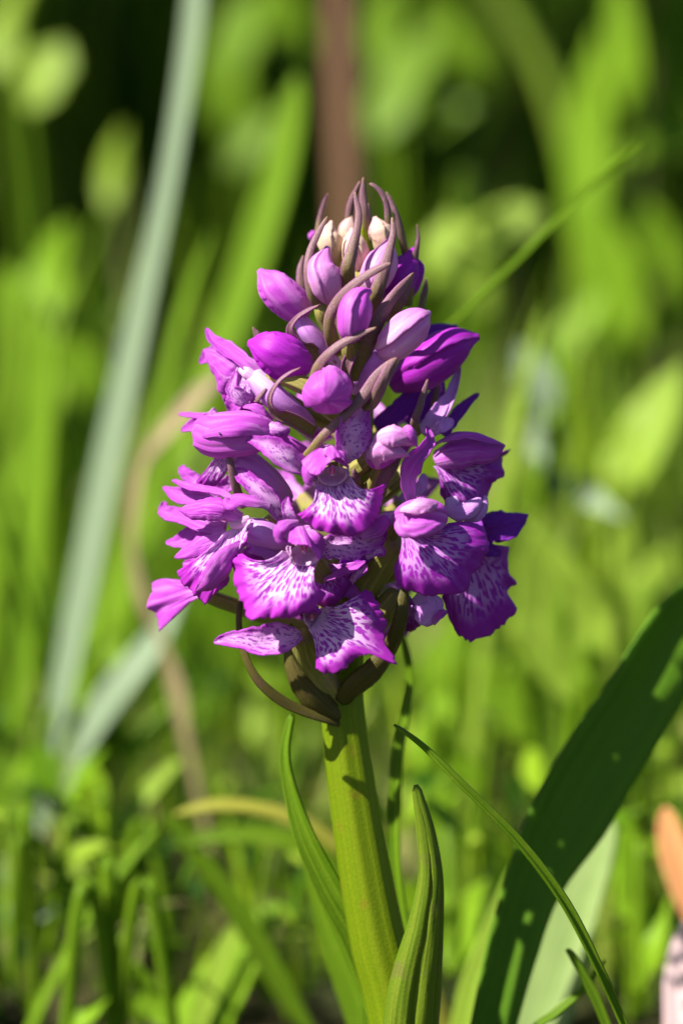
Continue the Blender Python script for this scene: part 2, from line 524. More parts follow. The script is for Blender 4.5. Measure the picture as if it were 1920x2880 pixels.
gm.from_pydata(gv.tolist(), [], gf)
gm.polygons.foreach_set('use_smooth', [True] * len(gf))
gm.materials.append(soil_mat())
ground = link(bpy.data.objects.new('ground', gm))
ground['kind'] = 'structure'

def turf_mat(name, stops, trans):
    k = NT(name)
    u, v = k.uv()      # u: one random number per blade, v: along the blade
    r = k.new('ShaderNodeValToRGB')
    r.color_ramp.interpolation = 'LINEAR'
    els = r.color_ramp.elements
    while len(els) < len(stops):
        els.new(0.5)
    for e, (p, c) in zip(els, stops):
        e.position = p
        e.color = (*c, 1)
    k.set(r.inputs[0], u)
    return k.surface(r.outputs[0], 0.55, 0.1, trans, r.outputs[0])
GREENS = [(0, (0.012, 0.04, 0.002)), (.45, (0.03, 0.09, 0.0035)), (.72, (0.11, 0.24, 0.007)), (.85, (0.24, 0.36, 0.015)), (.95, (0.34, 0.4, 0.05)), (1, (0.4, 0.3, 0.14))]

def turf(name, label, N, sample, hgt, wid, seed, mat, lean=0.5):
    r = np.random.default_rng(seed)
    P = sample(r, N)                         # (N,2) feet
    N = len(P)
    seg = 6
    h = hgt[0] + (hgt[1] - hgt[0]) * r.random(N) ** 1.3
    w = wid[0] + (wid[1] - wid[0]) * r.random(N) ** 1.5
    az = r.random(N) * 6.283
    bend = (0.15 + r.random(N) ** 2 * lean * 2)
    t = np.linspace(0, 1, seg + 1)
    ang = bend[:, None] * t[None]
    dz = np.cumsum(np.cos(ang), 1) / (seg + 1) * h[:, None]
    dr = np.cumsum(np.sin(ang), 1) / (seg + 1) * h[:, None]
    dz -= dz[:, :1]
    dr -= dr[:, :1]
    ww = w[:, None] * (1 - t[None] ** 2.2) * 0.5 + 1e-5
    fa = az + 1.57 + r.normal(0, 0.5, N)
    cx = P[:, :1] + dr * np.cos(az)[:, None]
    cy = P[:, 1:] + dr * np.sin(az)[:, None]
    sx, sy = np.cos(fa)[:, None] * ww, np.sin(fa)[:, None] * ww
    A = np.stack([cx - sx, cy - sy, dz], -1)
    B = np.stack([cx + sx, cy + sy, dz], -1)
    V = np.stack([A, B], 2).reshape(-1, 3)    # N,(seg+1),2,3
    base = (np.arange(N) * (seg + 1) * 2)[:, None]
    j = np.arange(seg)[None] * 2
    F = np.stack([base + j, base + j + 1, base + j + 3, base + j + 2], -1).reshape(-1, 4)
    me = bpy.data.meshes.new(name)
    me.vertices.add(len(V)); me.vertices.foreach_set('co', V.ravel())
    me.loops.add(F.size); me.loops.foreach_set('vertex_index', F.ravel())
    me.polygons.add(len(F)); me.polygons.foreach_set('loop_start', np.arange(len(F)) * 4)
    me.polygons.foreach_set('use_smooth', np.ones(len(F), bool))
    me.update(calc_edges=True)
    uv = np.zeros((N, seg, 4, 2))
    uv[..., 0] = r.random(N)[:, None, None]
    uv[..., 1] = (np.arange(seg)[None, :, None] + np.array([0, 0, 1, 1])[None, None]) / seg
    me.uv_layers.new(name='UVMap').data.foreach_set('uv', uv.ravel())
    me.materials.append(mat)
    o = link(bpy.data.objects.new(name, me))
    o['kind'] = 'stuff'
    o['label'] = label
    o['category'] = 'grass'
    return o
def wedge(y0, y1, spread, pw=1.0):
    def s(r, N):
        y = y0 + (y1 - y0) * r.random(N) ** pw
        x = (r.random(N) * 2 - 1) * (0.10 + (y + 0.4) * spread)
        return np.stack([x, y], 1)
    return s

def scatter_leaves(name, label, N, sample, zr, size, seed, mat, zs=None, origin=(0, 0, 0), parent=None):
    """loose leaf blades hanging at all heights: the undergrowth between the single plants"""
    r = np.random.default_rng(seed)
    P = sample(r, N)
    z = zr[0] + (zr[1] - zr[0]) * r.random(N) if zs is None else zs
    L = size[0] + (size[1] - size[0]) * r.random(N) ** 1.6
    asp = 0.28 + 0.3 * r.random(N)
    nrm = unit(np.stack([-.35 + .55 * r.standard_normal(N), -.35 + .55 * r.standard_normal(N), .75 + .3 * r.standard_normal(N)], 1))
    d = unit(np.cross(nrm, r.standard_normal((N, 3))))
    s = np.cross(nrm, d)
    t = np.linspace(0, 1, 6)
    u = np.array([-1, 0, 1.0])
    w = np.sin(math.pi * np.clip(t * .96 + .02, 0, 1)) ** 0.8
    V = (np.stack([P[:, 0], P[:, 1], z], 1)[:, None, None]
         + d[:, None, None] * (L[:, None] * (t - .5)[None])[:, :, None, None]
         + s[:, None, None] * ((L * asp * .5)[:, None, None] * w[None, :, None] * u[None, None])[..., None]
         + nrm[:, None, None] * (L[:, None, None] * (-.25 * (t - .4) ** 2)[None, :, None] + (L * .06)[:, None, None] * (np.abs(u) - .5)[None, None])[..., None])
    V[..., 2] = np.maximum(V[..., 2], 0.003)
    base = (np.arange(N) * 18)[:, None, None]
    j = (np.arange(5) * 3)[None, :, None]
    i = np.arange(2)[None, None]
    F = np.stack([base + j + i, base + j + i + 1, base + j + i + 4, base + j + i + 3], -1).reshape(-1, 4)
    me = bpy.data.meshes.new(name)
    V = V.reshape(-1, 3) - np.asarray(origin, float)
    me.vertices.add(len(V)); me.vertices.foreach_set('co', V.ravel())
    me.loops.add(F.size); me.loops.foreach_set('vertex_index', F.ravel())
    me.polygons.add(len(F)); me.polygons.foreach_set('loop_start', np.arange(len(F)) * 4)
    me.polygons.foreach_set('use_smooth', np.ones(len(F), bool))
    me.update(calc_edges=True)
    uv = np.zeros((N, 10, 4, 2))
    uv[..., 0] = r.random(N)[:, None, None]
    me.uv_layers.new(name='UVMap').data.foreach_set('uv', uv.ravel())
    me.materials.append(mat)
    o = link(bpy.data.objects.new(name, me), parent)
    if parent is not None:
        return o
    o['kind'] = 'stuff'
    o['label'] = label
    o['category'] = 'undergrowth'
    return o
def left_side(f):
    def s(r, N):
        p = f(r, N * 3)
        keep = (p[:, 0] < -0.012) | (r.random(N * 3) < 0.12)
        return p[keep][:N]
    return s
MG = turf_mat('standing_grass', [(0, (0.05, 0.13, 0.004)), (.3, (0.11, 0.24, 0.006)), (.6, (0.2, 0.34, 0.009)), (.85, (0.3, 0.42, 0.02)), (.95, (0.38, 0.42, 0.14)), (1, (0.42, 0.33, 0.16))], 0.4)
MT = turf_mat('meadow_grass', GREENS, 0.35)
ML = turf_mat('undergrowth', [(0, (0.012, 0.04, 0.002)), (.5, (0.03, 0.09, 0.0035)), (.72, (0.12, 0.25, 0.007)), (.8, (0.22, 0.36, 0.0125)), (.94, (0.3, 0.42, 0.04)), (1, (0.36, 0.3, 0.1))], 0.4)
turf('meadow_grass', 'dense green meadow grass filling the blurred distance', 6500, wedge(0.90, 4.0, 0.30, 1.6), (0.14, 0.50), (0.003, 0.009), 11, MT, 0.6)
turf('standing_grass', 'thin bright grass standing behind the orchid, criss-crossing', 800, wedge(0.14, 0.50, 0.26, 1.0), (0.04, 0.17), (0.001, 0.003), 14, MG, 0.8)
turf('short_grass', 'short scattered grass on the dark soil behind the orchid', 6000, wedge(0.07, 0.6, 0.25), (0.012, 0.06), (0.0008, 0.0024), 12, MG, 1.3)
scatter_leaves('undergrowth', 'leafy green undergrowth massed in the blurred distance', 2200, wedge(0.85, 1.8, 0.28, 1.2), (0.02, 0.36), (0.01, 0.035), 21, ML)
scatter_leaves('low_undergrowth', 'small low leaves and litter over the dark soil', 1400, wedge(0.065, 0.55, 0.25, 1.4), (0.004, 0.04), (0.004, 0.013), 22, ML)

# leafy shade caster, added unseen outside the frame: it throws the broken shade over the grass farther back
shade_caster = thing('shade_caster', 'unseen leafy shade caster added to break up the light on the meadow behind the orchid', 'shade_caster', np.array([-2.05, 0.80, 0.0]))
def tube_w(name, pts, radii, mat, parent):
    p = cr(np.asarray(pts, float), 24)
    r = cr(np.asarray(radii, float), 24)
    t, n_, sd = frame(p, (0.3, 1, 0.1))
    th = np.linspace(0, 2 * math.pi, 12, endpoint=False)
    V = p[:, None] + (sd[:, None] * np.cos(th)[None, :, None] + n_[:, None] * np.sin(th)[None, :, None]) * r[:, None, None]
    return grid_mesh(name, V, mat, parent, 0, wrap=True, cap=True)
tr = tube_w('shade_trunk', [(-2.05, 0.80, 0), (-2.02, 0.78, .8), (-2.0, 0.80, 1.5), (-1.95, 0.75, 2.3), (-1.93, 0.77, 2.9)], [.05, .04, .034, .022, .006], M['brown'], shade_caster)
rt = np.random.default_rng(5)
tips = []
for k in range(11):
    z0 = 1.55 + 0.11 * k
    a = k * 2.4
    L = 0.95 - 0.03 * k
    e = np.array([-1.96 + L * math.cos(a) * .8, 0.77 + L * math.sin(a) * 0.80, z0 + .35])
    tube_w('shade_limb', [(-1.98, 0.78, z0), ((-1.97 + e[0]) / 2, (0.77 + e[1]) / 2, z0 + .12), tuple(e)], [.016, .01, .003], M['brown'], tr)
    for q in range(3):
        tips.append(np.array([-1.96, 0.77, z0 + .1]) * (1 - (.45 + .27 * q)) + e * (.45 + .27 * q))
Nl = 4200
ci = rt.integers(0, len(tips), Nl)
cen = np.array(tips)[ci] + rt.standard_normal((Nl, 3)) * np.array([.10, .12, .08])
def shade_sample(r, N):
    return cen[:, :2]
cr_o = scatter_leaves('shade_crown', '', Nl, shade_sample, (0, 1), (0.05, 0.09), 31, ML, zs=cen[:, 2], origin=np.array([-2.05, 0.80, 0.0]), parent=shade_caster)
# ------------------------------------------------------------------ the orchid: one plant, its stem, leaves, bracts, buds and flowers
AXIS = [(1195, 3600, 0), (1165, 3250, 0), (1112, 2850, 0), (1060, 2640, 0), (1008, 2350, 0), (964, 2030, 0), (964, 1850, 0), (985, 1500, 0),
        (1008, 1150, 10), (1020, 900, 25), (1022, 720, 35), (1018, 600, 40)]
orchid = thing('orchid', 'tall purple marsh orchid in full flower with spotted lips and cream top buds', 'orchid',
               world_pts(np.array([1195, 3588, 0.0])))
zoom(0)
closed('stem', M['stem'], AXIS, 1.0, [(0, 84), (.25, 80), (.36, 71), (.45, 62), (.55, 56), (.64, 50), (.8, 36), (.92, 24), (1, 10)], orchid,
       ribs=7, rib=0.032, twist=0.8, nu=56, nv=90, lump=0.012)
def axis_at(y):
    ys = [a[1] for a in AXIS][::-1]
    return np.array([np.interp(y, ys, [a[0] for a in AXIS][::-1]), y, np.interp(y, ys, [a[2] for a in AXIS][::-1])])

def bract(pts, hw, n=(0, 0, 1), arc=45, mat='bract', **kw):
    return ribbon('bract', M[mat], pts, [h * .76 for h in hw[:-1]] + [hw[-1] * .4], orchid, n=n, arc=arc, nu=11, nv=36, thick=0.00025, edge=0.03, tip=0.03, ruf=0.06, **kw)

def flower(x, y, w):
    p = loc(np.array([x, y, w], float))
    return empty_part('flower', orchid, world_pts(p))

def ovary(parent, x, y, w, R=62, drop=170, mat='ovary', k=0.55):
    e = loc(np.array([x, y, w], float))
    a = axis_at(e[1] + drop)
    mid = a * (1 - k) + e * k + np.array([0, 22, 25])
    return closed('ovary', M[mat], [a, mid, e], R * K[2], OVARY, parent, ribs=6, rib=0.06, twist=2.5, nu=22, nv=20, raw=True)

def spur(parent, pts, R, mat='spur'):
    return closed('spur', M[mat], pts, R, TUBE, parent, nu=20, nv=24, lump=0.03)
def sepal(parent, pts, hw, mat='sepal', name='sepal', **kw):
    kw.setdefault('ruf', 0.15)
    kw.setdefault('arc', -35)
    return ribbon(name, M[mat], pts, hw, parent, **kw)
def hood(parent, pts, hw, mat='petal', **kw):
    kw.setdefault('arc', 105)
    kw.setdefault('ruf', 0.05)
    kw.setdefault('tip', 0.10)
    return ribbon('hood', M[mat], pts, hw, parent, nu=25, nv=32, **kw)
def column(parent, x, y, w, r):
    closed('column', M['throat'], [(x, y - r, w - 20), (x, y, w), (x, y + r, w + 8)], r * 0.75, [(0, .5), (.5, 1), (1, .4)], parent, nu=16, nv=12)
    for s in (-1, 1):
        closed('pollinium', M['pollen'], [(x + s * r * .5, y - r * .6, w + 14), (x + s * r * .45, y, w + 22), (x + s * r * .3, y + r * .7, w + 22)],
               r * 0.24, [(0, .4), (.5, 1), (1, .4)], parent, nu=10, nv=8)

# ---- top of the spike
zoom(1)
bract([(480, 450, -60), (495, 340, -60), (522, 240, -50), (543, 190, -40)], [26, 22, 14, 7])
bract([(400, 880, 0), (375, 780, 10), (368, 680, 5), (386, 580, -5)], [30, 34, 26, 7])
bract([(680, 420, 0), (676, 310, 10), (700, 210, 15), (745, 112, 20)], [30, 26, 20, 7])
bract([(778, 500, 40), (772, 330, 60), (762, 200, 60), (766, 88, 60)], [34, 32, 25, 8])
bract([(810, 500, 0), (805, 380, 10), (796, 250, 10)], [30, 24, 6], n=(.5, 0, 1))
bract([(940, 560, 40), (925, 400, 70), (915, 270, 75), (880, 185, 75), (830, 138, 75), (803, 128, 72)], [34, 30, 22, 17, 12, 7], n=(.3, .2, 1))
bract([(1050, 640, -20), (1010, 470, 5), (975, 330, 10), (940, 240, 5), (908, 180, 0)], [34, 28, 22, 16, 7], n=(.4, 0, 1))
bract([(1040, 900, 0), (1070, 720, 30), (1098, 560, 40), (1112, 470, 35), (1100, 384, 30)], [46, 42, 26, 14, 5], n=(.5, 0, 1))
bract([(1125, 960, -60), (1140, 860, -60), (1158, 780, -60), (1160, 725, -55)], [30, 28, 20, 9], n=(.5, 0, 1))
bud(M['cream'], [(680, 520, -10), (668, 420, 0), (690, 320, 5)], 58, orchid)
bud(M['cream'], [(590, 650, 40), (560, 520, 75), (548, 440, 75), (565, 362, 60)], 76, orchid, twist=.5)
bud(M['cream'], [(730, 710, 60), (715, 580, 95), (700, 480, 90), (690, 410, 70)], 86, orchid, twist=.5)
bud(M['cream'], [(900, 600, 40), (890, 470, 60), (860, 400, 65), (836, 335, 60)], 78, orchid, twist=.9)
bud(M['budpink'], [(790, 810, 100), (850, 690, 130), (900, 580, 120), (930, 470, 90)], 108, orchid, twist=.4)
bud(M['budd'], [(920, 860, 10), (980, 740, 30), (1040, 640, 25), (1085, 535, 10)], 104, orchid)
bud(M['budd'], [(1050, 840, -20), (1075, 740, -10), (1105, 650, -10), (1100, 590, -10)], 60, orchid)
bud(M['budpink'], [(540, 870, 120), (520, 740, 165), (500, 640, 160), (540, 525, 130)], 102, orchid, twist=-0.6)
bract([(690, 830, 110), (665, 690, 190), (690, 560, 195), (725, 420, 175), (735, 320, 160), (722, 240, 150), (712, 178, 145)],
      [60, 56, 46, 30, 23, 17, 8])
bract([(540, 960, 100), (470, 890, 150), (425, 800, 170), (408, 670, 170), (430, 550, 160), (485, 430, 150), (538, 335, 145)],
      [40, 34, 28, 24, 27, 22, 9], n=(-.3, 0, 1))
bract([(800, 960, 130), (840, 840, 200), (885, 700, 210), (925, 560, 195), (952, 440, 170), (945, 340, 150)], [62, 58, 50, 34, 22, 8])
bud(M['bud'], [(420, 930, 60), (330, 880, 80), (230, 800, 90), (160, 730, 80), (108, 672, 70)], 116, orchid, n=(.3, .5, 1), twist=1.0)
closed('ovary', M['spur'], loc([(600, 1290, 20), (500, 1160, 60), (420, 1060, 75), (350, 960, 70)]), 32, OVARY, orchid, raw=True)
closed('ovary', M['ovary'], loc([(620, 1200, 60), (540, 1020, 110), (500, 930, 130), (520, 850, 120)]), 20, OVARY, orchid, raw=True, ribs=6, rib=.06)
closed('ovary', M['ovary'], loc([(760, 1150, 60), (760, 950, 110), (740, 780, 110), (735, 690, 90)]), 30, OVARY, orchid, raw=True, ribs=6, rib=.06)
closed('ovary', M['ovary'], loc([(720, 1300, 60), (690, 1200, 190), (680, 1090, 250)]), 26, OVARY, orchid, raw=True, ribs=6, rib=.06)
bract([(600, 1200, 170), (555, 1090, 215), (548, 980, 240), (590, 880, 255), (670, 790, 275), (790, 700, 290), (890, 645, 300), (938, 630, 302)],
      [52, 46, 42, 42, 40, 34, 24, 10], n=(-.2, .3, 1))
bud(M['bud'], [(680, 1110, 250), (695, 1020, 290), (715, 910, 300), (760, 830, 290), (812, 800, 280)], 104, orchid, n=(.2, 0, 1), twist=-.5)
bract([(930, 1000, 90), (990, 880, 130), (1040, 780, 130), (1080, 690, 120)], [56, 52, 36, 8], n=(.4, 0, 1))
bract([(700, 1370, 150), (760, 1210, 215), (850, 1020, 245), (930, 880, 240), (1010, 775, 220), (1078, 690, 200)], [70, 82, 62, 46, 32, 10], n=(.35, -.1, 1), arc=60)
bract([(690, 1400, 130), (660, 1310, 190), (690, 1210, 215), (760, 1120, 215)], [22, 44, 46, 20], n=(-.3, 0, 1), arc=-40)
bud(M['budpink'], [(890, 1200, 200), (960, 1130, 250), (1060, 1030, 260), (1130, 970, 240), (1180, 938, 220)], 118, orchid, n=(.1, .4, 1), twist=.6)
closed('ovary', M['spur'], loc([(700, 1420, 60), (780, 1300, 130), (880, 1190, 190)]), 36, OVARY, orchid, raw=True)
bract([(560, 1290, 50), (450, 1200, 90), (345, 1110, 150), (310, 1040, 170), (350, 975, 185), (420, 925, 190), (497, 888, 190)],
      [62, 66, 58, 36, 26, 20, 8], n=[(-.3, .4, 1), (-.3, .4, 1), (-.6, .3, .8), (-.4, .5, .8), (-.3, .8, .7), (-.3, .8, .7), (-.3, .8, .7)], arc=-50)
bract([(420, 1430, 200), (450, 1330, 270), (510, 1230, 300), (610, 1145, 315), (730, 1080, 325), (848, 1033, 330)], [44, 42, 40, 36, 28, 9], n=(-.2, .4, 1))
bud(M['budd'], [(400, 1270, 120), (320, 1240, 170), (220, 1190, 190), (120, 1150, 180), (45, 1130, 160)], 140, orchid, n=(.2, .5, 1), twist=.8)
bract([(120, 1130, 60), (95, 1080, 60), (72, 1032, 60)], [36, 28, 6], n=(-.5, 0, 1))
bract([(700, 1500, 260), (810, 1520, 300), (880, 1390, 335), (930, 1290, 340), (975, 1225, 335)], [36, 44, 46, 40, 12], n=(.2, .1, 1))
# ---- front bud with the folded face
bud(M['bud'], [(600, 1470, 215), (560, 1430, 290), (530, 1450, 355), (530, 1490, 400)], 150, orchid, n=(0, 1, 0.1), seams=3, groove=.14, twist=.3,
    prof=[(0, .4), (.15, .8), (.4, 1.0), (.65, .98), (.85, .7), (.95, .4), (1, .12)])
closed('ovary', M['ovary'], loc([(650, 1640, 60), (560, 1560, 160), (460, 1440, 200), (300, 1360, 190), (165, 1350, 150)]), 26, OVARY, orchid, raw=True, ribs=6, rib=.06)
# ---- dark buds on the shaded side
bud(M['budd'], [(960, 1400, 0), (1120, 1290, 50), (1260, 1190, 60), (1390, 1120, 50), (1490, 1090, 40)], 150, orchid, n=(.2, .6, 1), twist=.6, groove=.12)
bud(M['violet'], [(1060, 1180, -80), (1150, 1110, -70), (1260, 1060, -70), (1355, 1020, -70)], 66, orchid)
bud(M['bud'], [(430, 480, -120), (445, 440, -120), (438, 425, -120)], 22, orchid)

# ---- F1 upper left, half turned away
zoom(2)
f = flower(760, 470, 110)
spur(f, [(820, 470, 130), (960, 610, 165), (1100, 720, 150), (1250, 830, 110)], 98)
ovary(f, 830, 450, 110, 60)
sepal(f, [(880, 470, 130), (760, 370, 130), (620, 270, 100), (520, 200, 80), (470, 110, 60)], [60, 62, 66, 44, 10], 'petal', n=(.1, .7, 1))
hood(f, [(760, 430, 120), (650, 400, 130), (550, 330, 110), (450, 270, 70)], [90, 150, 110, 20], n=(-.5, .4, 1), arc=75)
sepal(f, [(560, 260, 60), (480, 320, 50), (420, 370, 40)], [40, 50, 10], 'petal', n=(-.3, .2, 1))
hood(f, [(650, 330, 110), (600, 430, 120), (590, 540, 110), (640, 590, 100)], [90, 120, 70, 20], n=(-.6, .2, 1), arc=60)
sepal(f, [(780, 660, 160), (720, 620, 175), (660, 560, 175), (680, 480, 170), (695, 435, 165)], [50, 66, 46, 26, 8], 'sepal', n=(-.3, .3, 1))
sepal(f, [(700, 560, 110), (680, 670, 120), (640, 760, 100)], [60, 70, 20], 'petal', n=(-.5, 0, 1))
lip(M['lip'], [(700, 400, 130), (850, 470, 150)], [(560, 500, 40), (600, 640, 60), (700, 740, 80), (800, 720, 110), (880, 640, 140)], f, 20, ruf=8)
closed('column', M['throat'], [(720, 410, 130), (800, 460, 140), (880, 510, 140)], 46, OVARY, f)
bract([(900, 660, 150), (840, 650, 185), (880, 590, 195), (912, 555, 195)], [20, 24, 18, 8], n=(-.3, .5, 1))
bract([(1260, 880, 150), (1120, 800, 190), (1000, 745, 230), (945, 670, 250), (950, 590, 260), (1010, 500, 265), (1090, 440, 268), (1162, 402, 268)],
      [60, 66, 58, 36, 26, 22, 18, 8], n=[(-.2, .4, 1), (-.3, .3, 1), (-.6, .3, .9), (-.7, .3, .8), (-.4, .5, .8), (-.3, .8, .7), (-.3, .8, .7), (-.3, .8, .7)], arc=-50)

# ---- F2 left, hood seen from above
f = flower(900, 890, 190)
bud(M['bud'], [(980, 900, 180), (860, 880, 225), (700, 890, 240), (540, 900, 220), (450, 890, 190), (388, 905, 170)], 172, f, n=(0, .3, 1), seams=4, groove=.07,
    twist=.2, prof=HOOD, name='hood')
spur(f, [(930, 930, 170), (1080, 980, 185), (1260, 1080, 150)], 74, 'petal')
ovary(f, 960, 890, 160, 60)
sepal(f, [(960, 880, 250), (800, 835, 298), (640, 840, 306), (500, 870, 280), (392, 908, 235)], [36, 66, 70, 46, 8], 'petal', n=(0, .6, 1), arc=55, ruf=.06)
sepal(f, [(960, 790, 210), (900, 755, 235), (820, 700, 235), (740, 690, 220)], [26, 44, 40, 12], 'petal', n=(.2, .7, .8))
sepal(f, [(870, 800, 230), (950, 830, 258), (1030, 850, 258), (1085, 850, 240)], [44, 58, 52, 24], 'sepal', n=(.1, .5, 1), arc=60)
sepal(f, [(560, 780, 90), (470, 770, 70), (370, 755, 50), (268, 745, 30)], [40, 34, 26, 14], 'petal', n=(0, .8, 1))
sepal(f, [(560, 760, 80), (460, 810, 70), (370, 830, 55), (285, 865, 45)], [70, 60, 46, 14], 'petal', n=(-.2, .3, 1))
sepal(f, [(540, 760, 40), (525, 725, 40), (520, 700, 40)], [26, 22, 10], 'petal')
lip(M['lip'], [(560, 1020, 170), (700, 1050, 190)], [(395, 1240, 90), (440, 1290, 100), (520, 1280, 120), (590, 1210, 150), (640, 1120, 180)], f, 10, ruf=6)
spur(f, [(640, 1060, 120), (780, 1120, 150), (930, 1230, 150), (1080, 1370, 110)], 110)
closed('insect', M['insect'], [(563, 880, 300), (572, 888, 306), (582, 893, 300)], 9, [(0, .4), (.5, 1), (1, .4)], f, nu=10, nv=8)

# ---- left behind: tips above F6
sepal(f, [(420, 1260, 60), (370, 1220, 50), (340, 1170, 40), (330, 1140, 35)], [40, 44, 26, 8], 'petal', n=(-.2, .2, 1))
sepal(f, [(660, 1240, 60), (580, 1290, 60), (500, 1320, 50)], [60, 50, 20], 'petal')

# ---- F3 centre, facing the lens
f = flower(1390, 1190, 300)
ovary(f, 1380, 1100, 270, 90)
sepal(f, [(1210, 1165, 285), (1100, 1095, 320), (980, 1010, 325), (880, 960, 310), (755, 920, 290)], [44, 88, 84, 58, 12], 'sepal', n=(-.15, .35, 1), arc=-45, ruf=.08)
zoom(3)
sepal(f, [(170, 1090, 290), (215, 980, 310), (240, 860, 310), (290, 740, 290), (348, 622, 270)], [40, 112, 124, 82, 14], 'sepal', n=(.25, .1, 1), arc=-50, ruf=.07)
zoom(2)
lip(M['lip'], [(1262, 1240, 300), (1535, 1200, 300)],
    [(1138, 1478, 330), (1190, 1520, 352), (1280, 1590, 385), (1400, 1625, 405), (1540, 1640, 408), (1650, 1580, 385), (1730, 1490, 355), (1760, 1360, 320), (1786, 1250, 285)],
    f, 22, p=1.7, curl=26, ruf=12)
ribbon('throat', M['throat'], [(1390, 1130, 300), (1395, 1200, 285), (1400, 1270, 318)], [110, 122, 110], f, n=(0, .3, 1), arc=-95, nu=21, tip=0)
column(f, 1395, 1160, 330, 34)
# hood: a peaked cap over the throat
lip(M['petal'], [(1335, 978, 290), (1395, 970, 290)],
    [(1168, 1092, 320), (1200, 1150, 350), (1260, 1190, 372), (1310, 1178, 385), (1360, 1110, 392), (1430, 1062, 385), (1480, 1085, 365), (1512, 1130, 330)],
    f, 30, p=.8, curl=-4, ruf=8, teeth=.01, name='hood')
sepal(f, [(1340, 990, 300), (1255, 1060, 335), (1210, 1150, 350), (1215, 1230, 345), (1245, 1268, 340)], [40, 72, 66, 46, 12], 'petal', n=(-.6, .1, .9), arc=55, name='petal')
sepal(f, [(1380, 985, 300), (1440, 1020, 340), (1490, 1080, 345), (1508, 1128, 330)], [50, 62, 40, 10], 'petal', n=(.6, .4, .9), arc=60, name='petal')
closed('insect', M['insect'], [(1338, 1043, 376), (1346, 1050, 380), (1352, 1058, 376)], 9, [(0, .4), (.5, 1), (1, .4)], f, nu=10, nv=8)
bract([(1190, 1060, 270), (1260, 985, 300), (1340, 890, 320), (1440, 800, 330), (1530, 710, 330), (1640, 590, 320), (1740, 440, 315), (1858, 330, 310)],
      [30, 38, 40, 42, 44, 56, 44, 20], n=(.1, .3, 1))
bract([(1600, 1290, 200), (1580, 1230, 225), (1560, 1180, 235), (1555, 1145, 235)], [30, 34, 24, 8], n=(.3, 0, 1))

# ---- young flower right of the middle, just opening
zoom(3)
f = flower(520, 1010, 300)
bud(M['bud'], [(430, 1120, 230), (440, 1030, 270), (520, 950, 280), (620, 930, 265)], 120, f, n=(-.2, -.3, 1), seams=3, groove=.1, twist=-.5, name='hood')
sepal(f, [(400, 1145, 270), (395, 1060, 325), (450, 1000, 345), (560, 1020, 340), (658, 1052, 320)], [60, 86, 92, 56, 8], 'budpink', n=(-.2, .1, 1), arc=70, tip=.1)
sepal(f, [(370, 990, 290), (440, 900, 345), (540, 880, 362), (640, 910, 350), (716, 978, 325)], [50, 84, 84, 66, 10], 'budpink', n=(0, .5, 1), arc=75, tip=.1)
sepal(f, [(600, 870, 335), (655, 850, 355), (690, 910, 355), (712, 985, 335)], [20, 34, 34, 8], 'bud', n=(.5, .4, 1), arc=50)
ovary(f, 430, 1120, 240, 70)
closed('ovary', M['ovary'], loc([(160, 1240, 90), (260, 1150, 190), (400, 1060, 240)]), 28, OVARY, f, raw=True, ribs=6, rib=.07)
bract([(410, 1480, 140), (440, 1340, 200), (480, 1210, 240), (560, 1060, 245), (600, 960, 235)], [50, 62, 60, 48, 10], n=(.3, .1, 1))

# ---- F8 right, dark side
f = flower(850, 1050, 90)
ovary(f, 760, 1020, 60, 70)
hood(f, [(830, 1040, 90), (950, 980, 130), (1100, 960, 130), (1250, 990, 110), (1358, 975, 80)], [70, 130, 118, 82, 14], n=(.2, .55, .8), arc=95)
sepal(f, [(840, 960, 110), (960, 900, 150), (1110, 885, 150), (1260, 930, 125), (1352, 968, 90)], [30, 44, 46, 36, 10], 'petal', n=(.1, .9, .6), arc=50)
lip(M['lipshade'], [(830, 1130, 100), (960, 1110, 100)],
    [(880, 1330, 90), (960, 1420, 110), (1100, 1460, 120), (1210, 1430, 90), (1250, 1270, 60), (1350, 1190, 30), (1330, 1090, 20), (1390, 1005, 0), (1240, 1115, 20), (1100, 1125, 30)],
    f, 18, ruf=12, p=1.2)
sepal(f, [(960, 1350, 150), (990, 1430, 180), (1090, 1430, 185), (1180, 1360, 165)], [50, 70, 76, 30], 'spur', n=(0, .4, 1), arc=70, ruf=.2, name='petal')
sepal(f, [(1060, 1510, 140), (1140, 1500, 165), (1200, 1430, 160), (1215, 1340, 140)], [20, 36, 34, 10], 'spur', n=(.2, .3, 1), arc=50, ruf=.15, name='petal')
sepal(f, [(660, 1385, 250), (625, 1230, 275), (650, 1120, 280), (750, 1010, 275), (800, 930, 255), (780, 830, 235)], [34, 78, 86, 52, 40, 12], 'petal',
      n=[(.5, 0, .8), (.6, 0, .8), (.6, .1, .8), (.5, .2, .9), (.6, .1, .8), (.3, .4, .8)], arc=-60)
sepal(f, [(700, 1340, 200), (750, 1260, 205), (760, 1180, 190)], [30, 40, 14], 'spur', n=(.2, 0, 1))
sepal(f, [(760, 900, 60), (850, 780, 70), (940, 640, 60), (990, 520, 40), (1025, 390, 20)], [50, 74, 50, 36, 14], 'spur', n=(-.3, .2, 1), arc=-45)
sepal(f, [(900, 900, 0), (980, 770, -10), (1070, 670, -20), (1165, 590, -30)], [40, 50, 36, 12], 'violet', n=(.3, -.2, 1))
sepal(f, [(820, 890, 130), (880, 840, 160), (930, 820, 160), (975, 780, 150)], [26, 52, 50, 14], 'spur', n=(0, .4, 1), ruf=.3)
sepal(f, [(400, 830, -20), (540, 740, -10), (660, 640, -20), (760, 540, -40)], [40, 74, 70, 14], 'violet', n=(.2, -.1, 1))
sepal(f, [(640, 820, -50), (760, 720, -50), (860, 580, -60), (890, 460, -60)], [40, 60, 52, 14], 'violet', n=(.2, 0, 1))
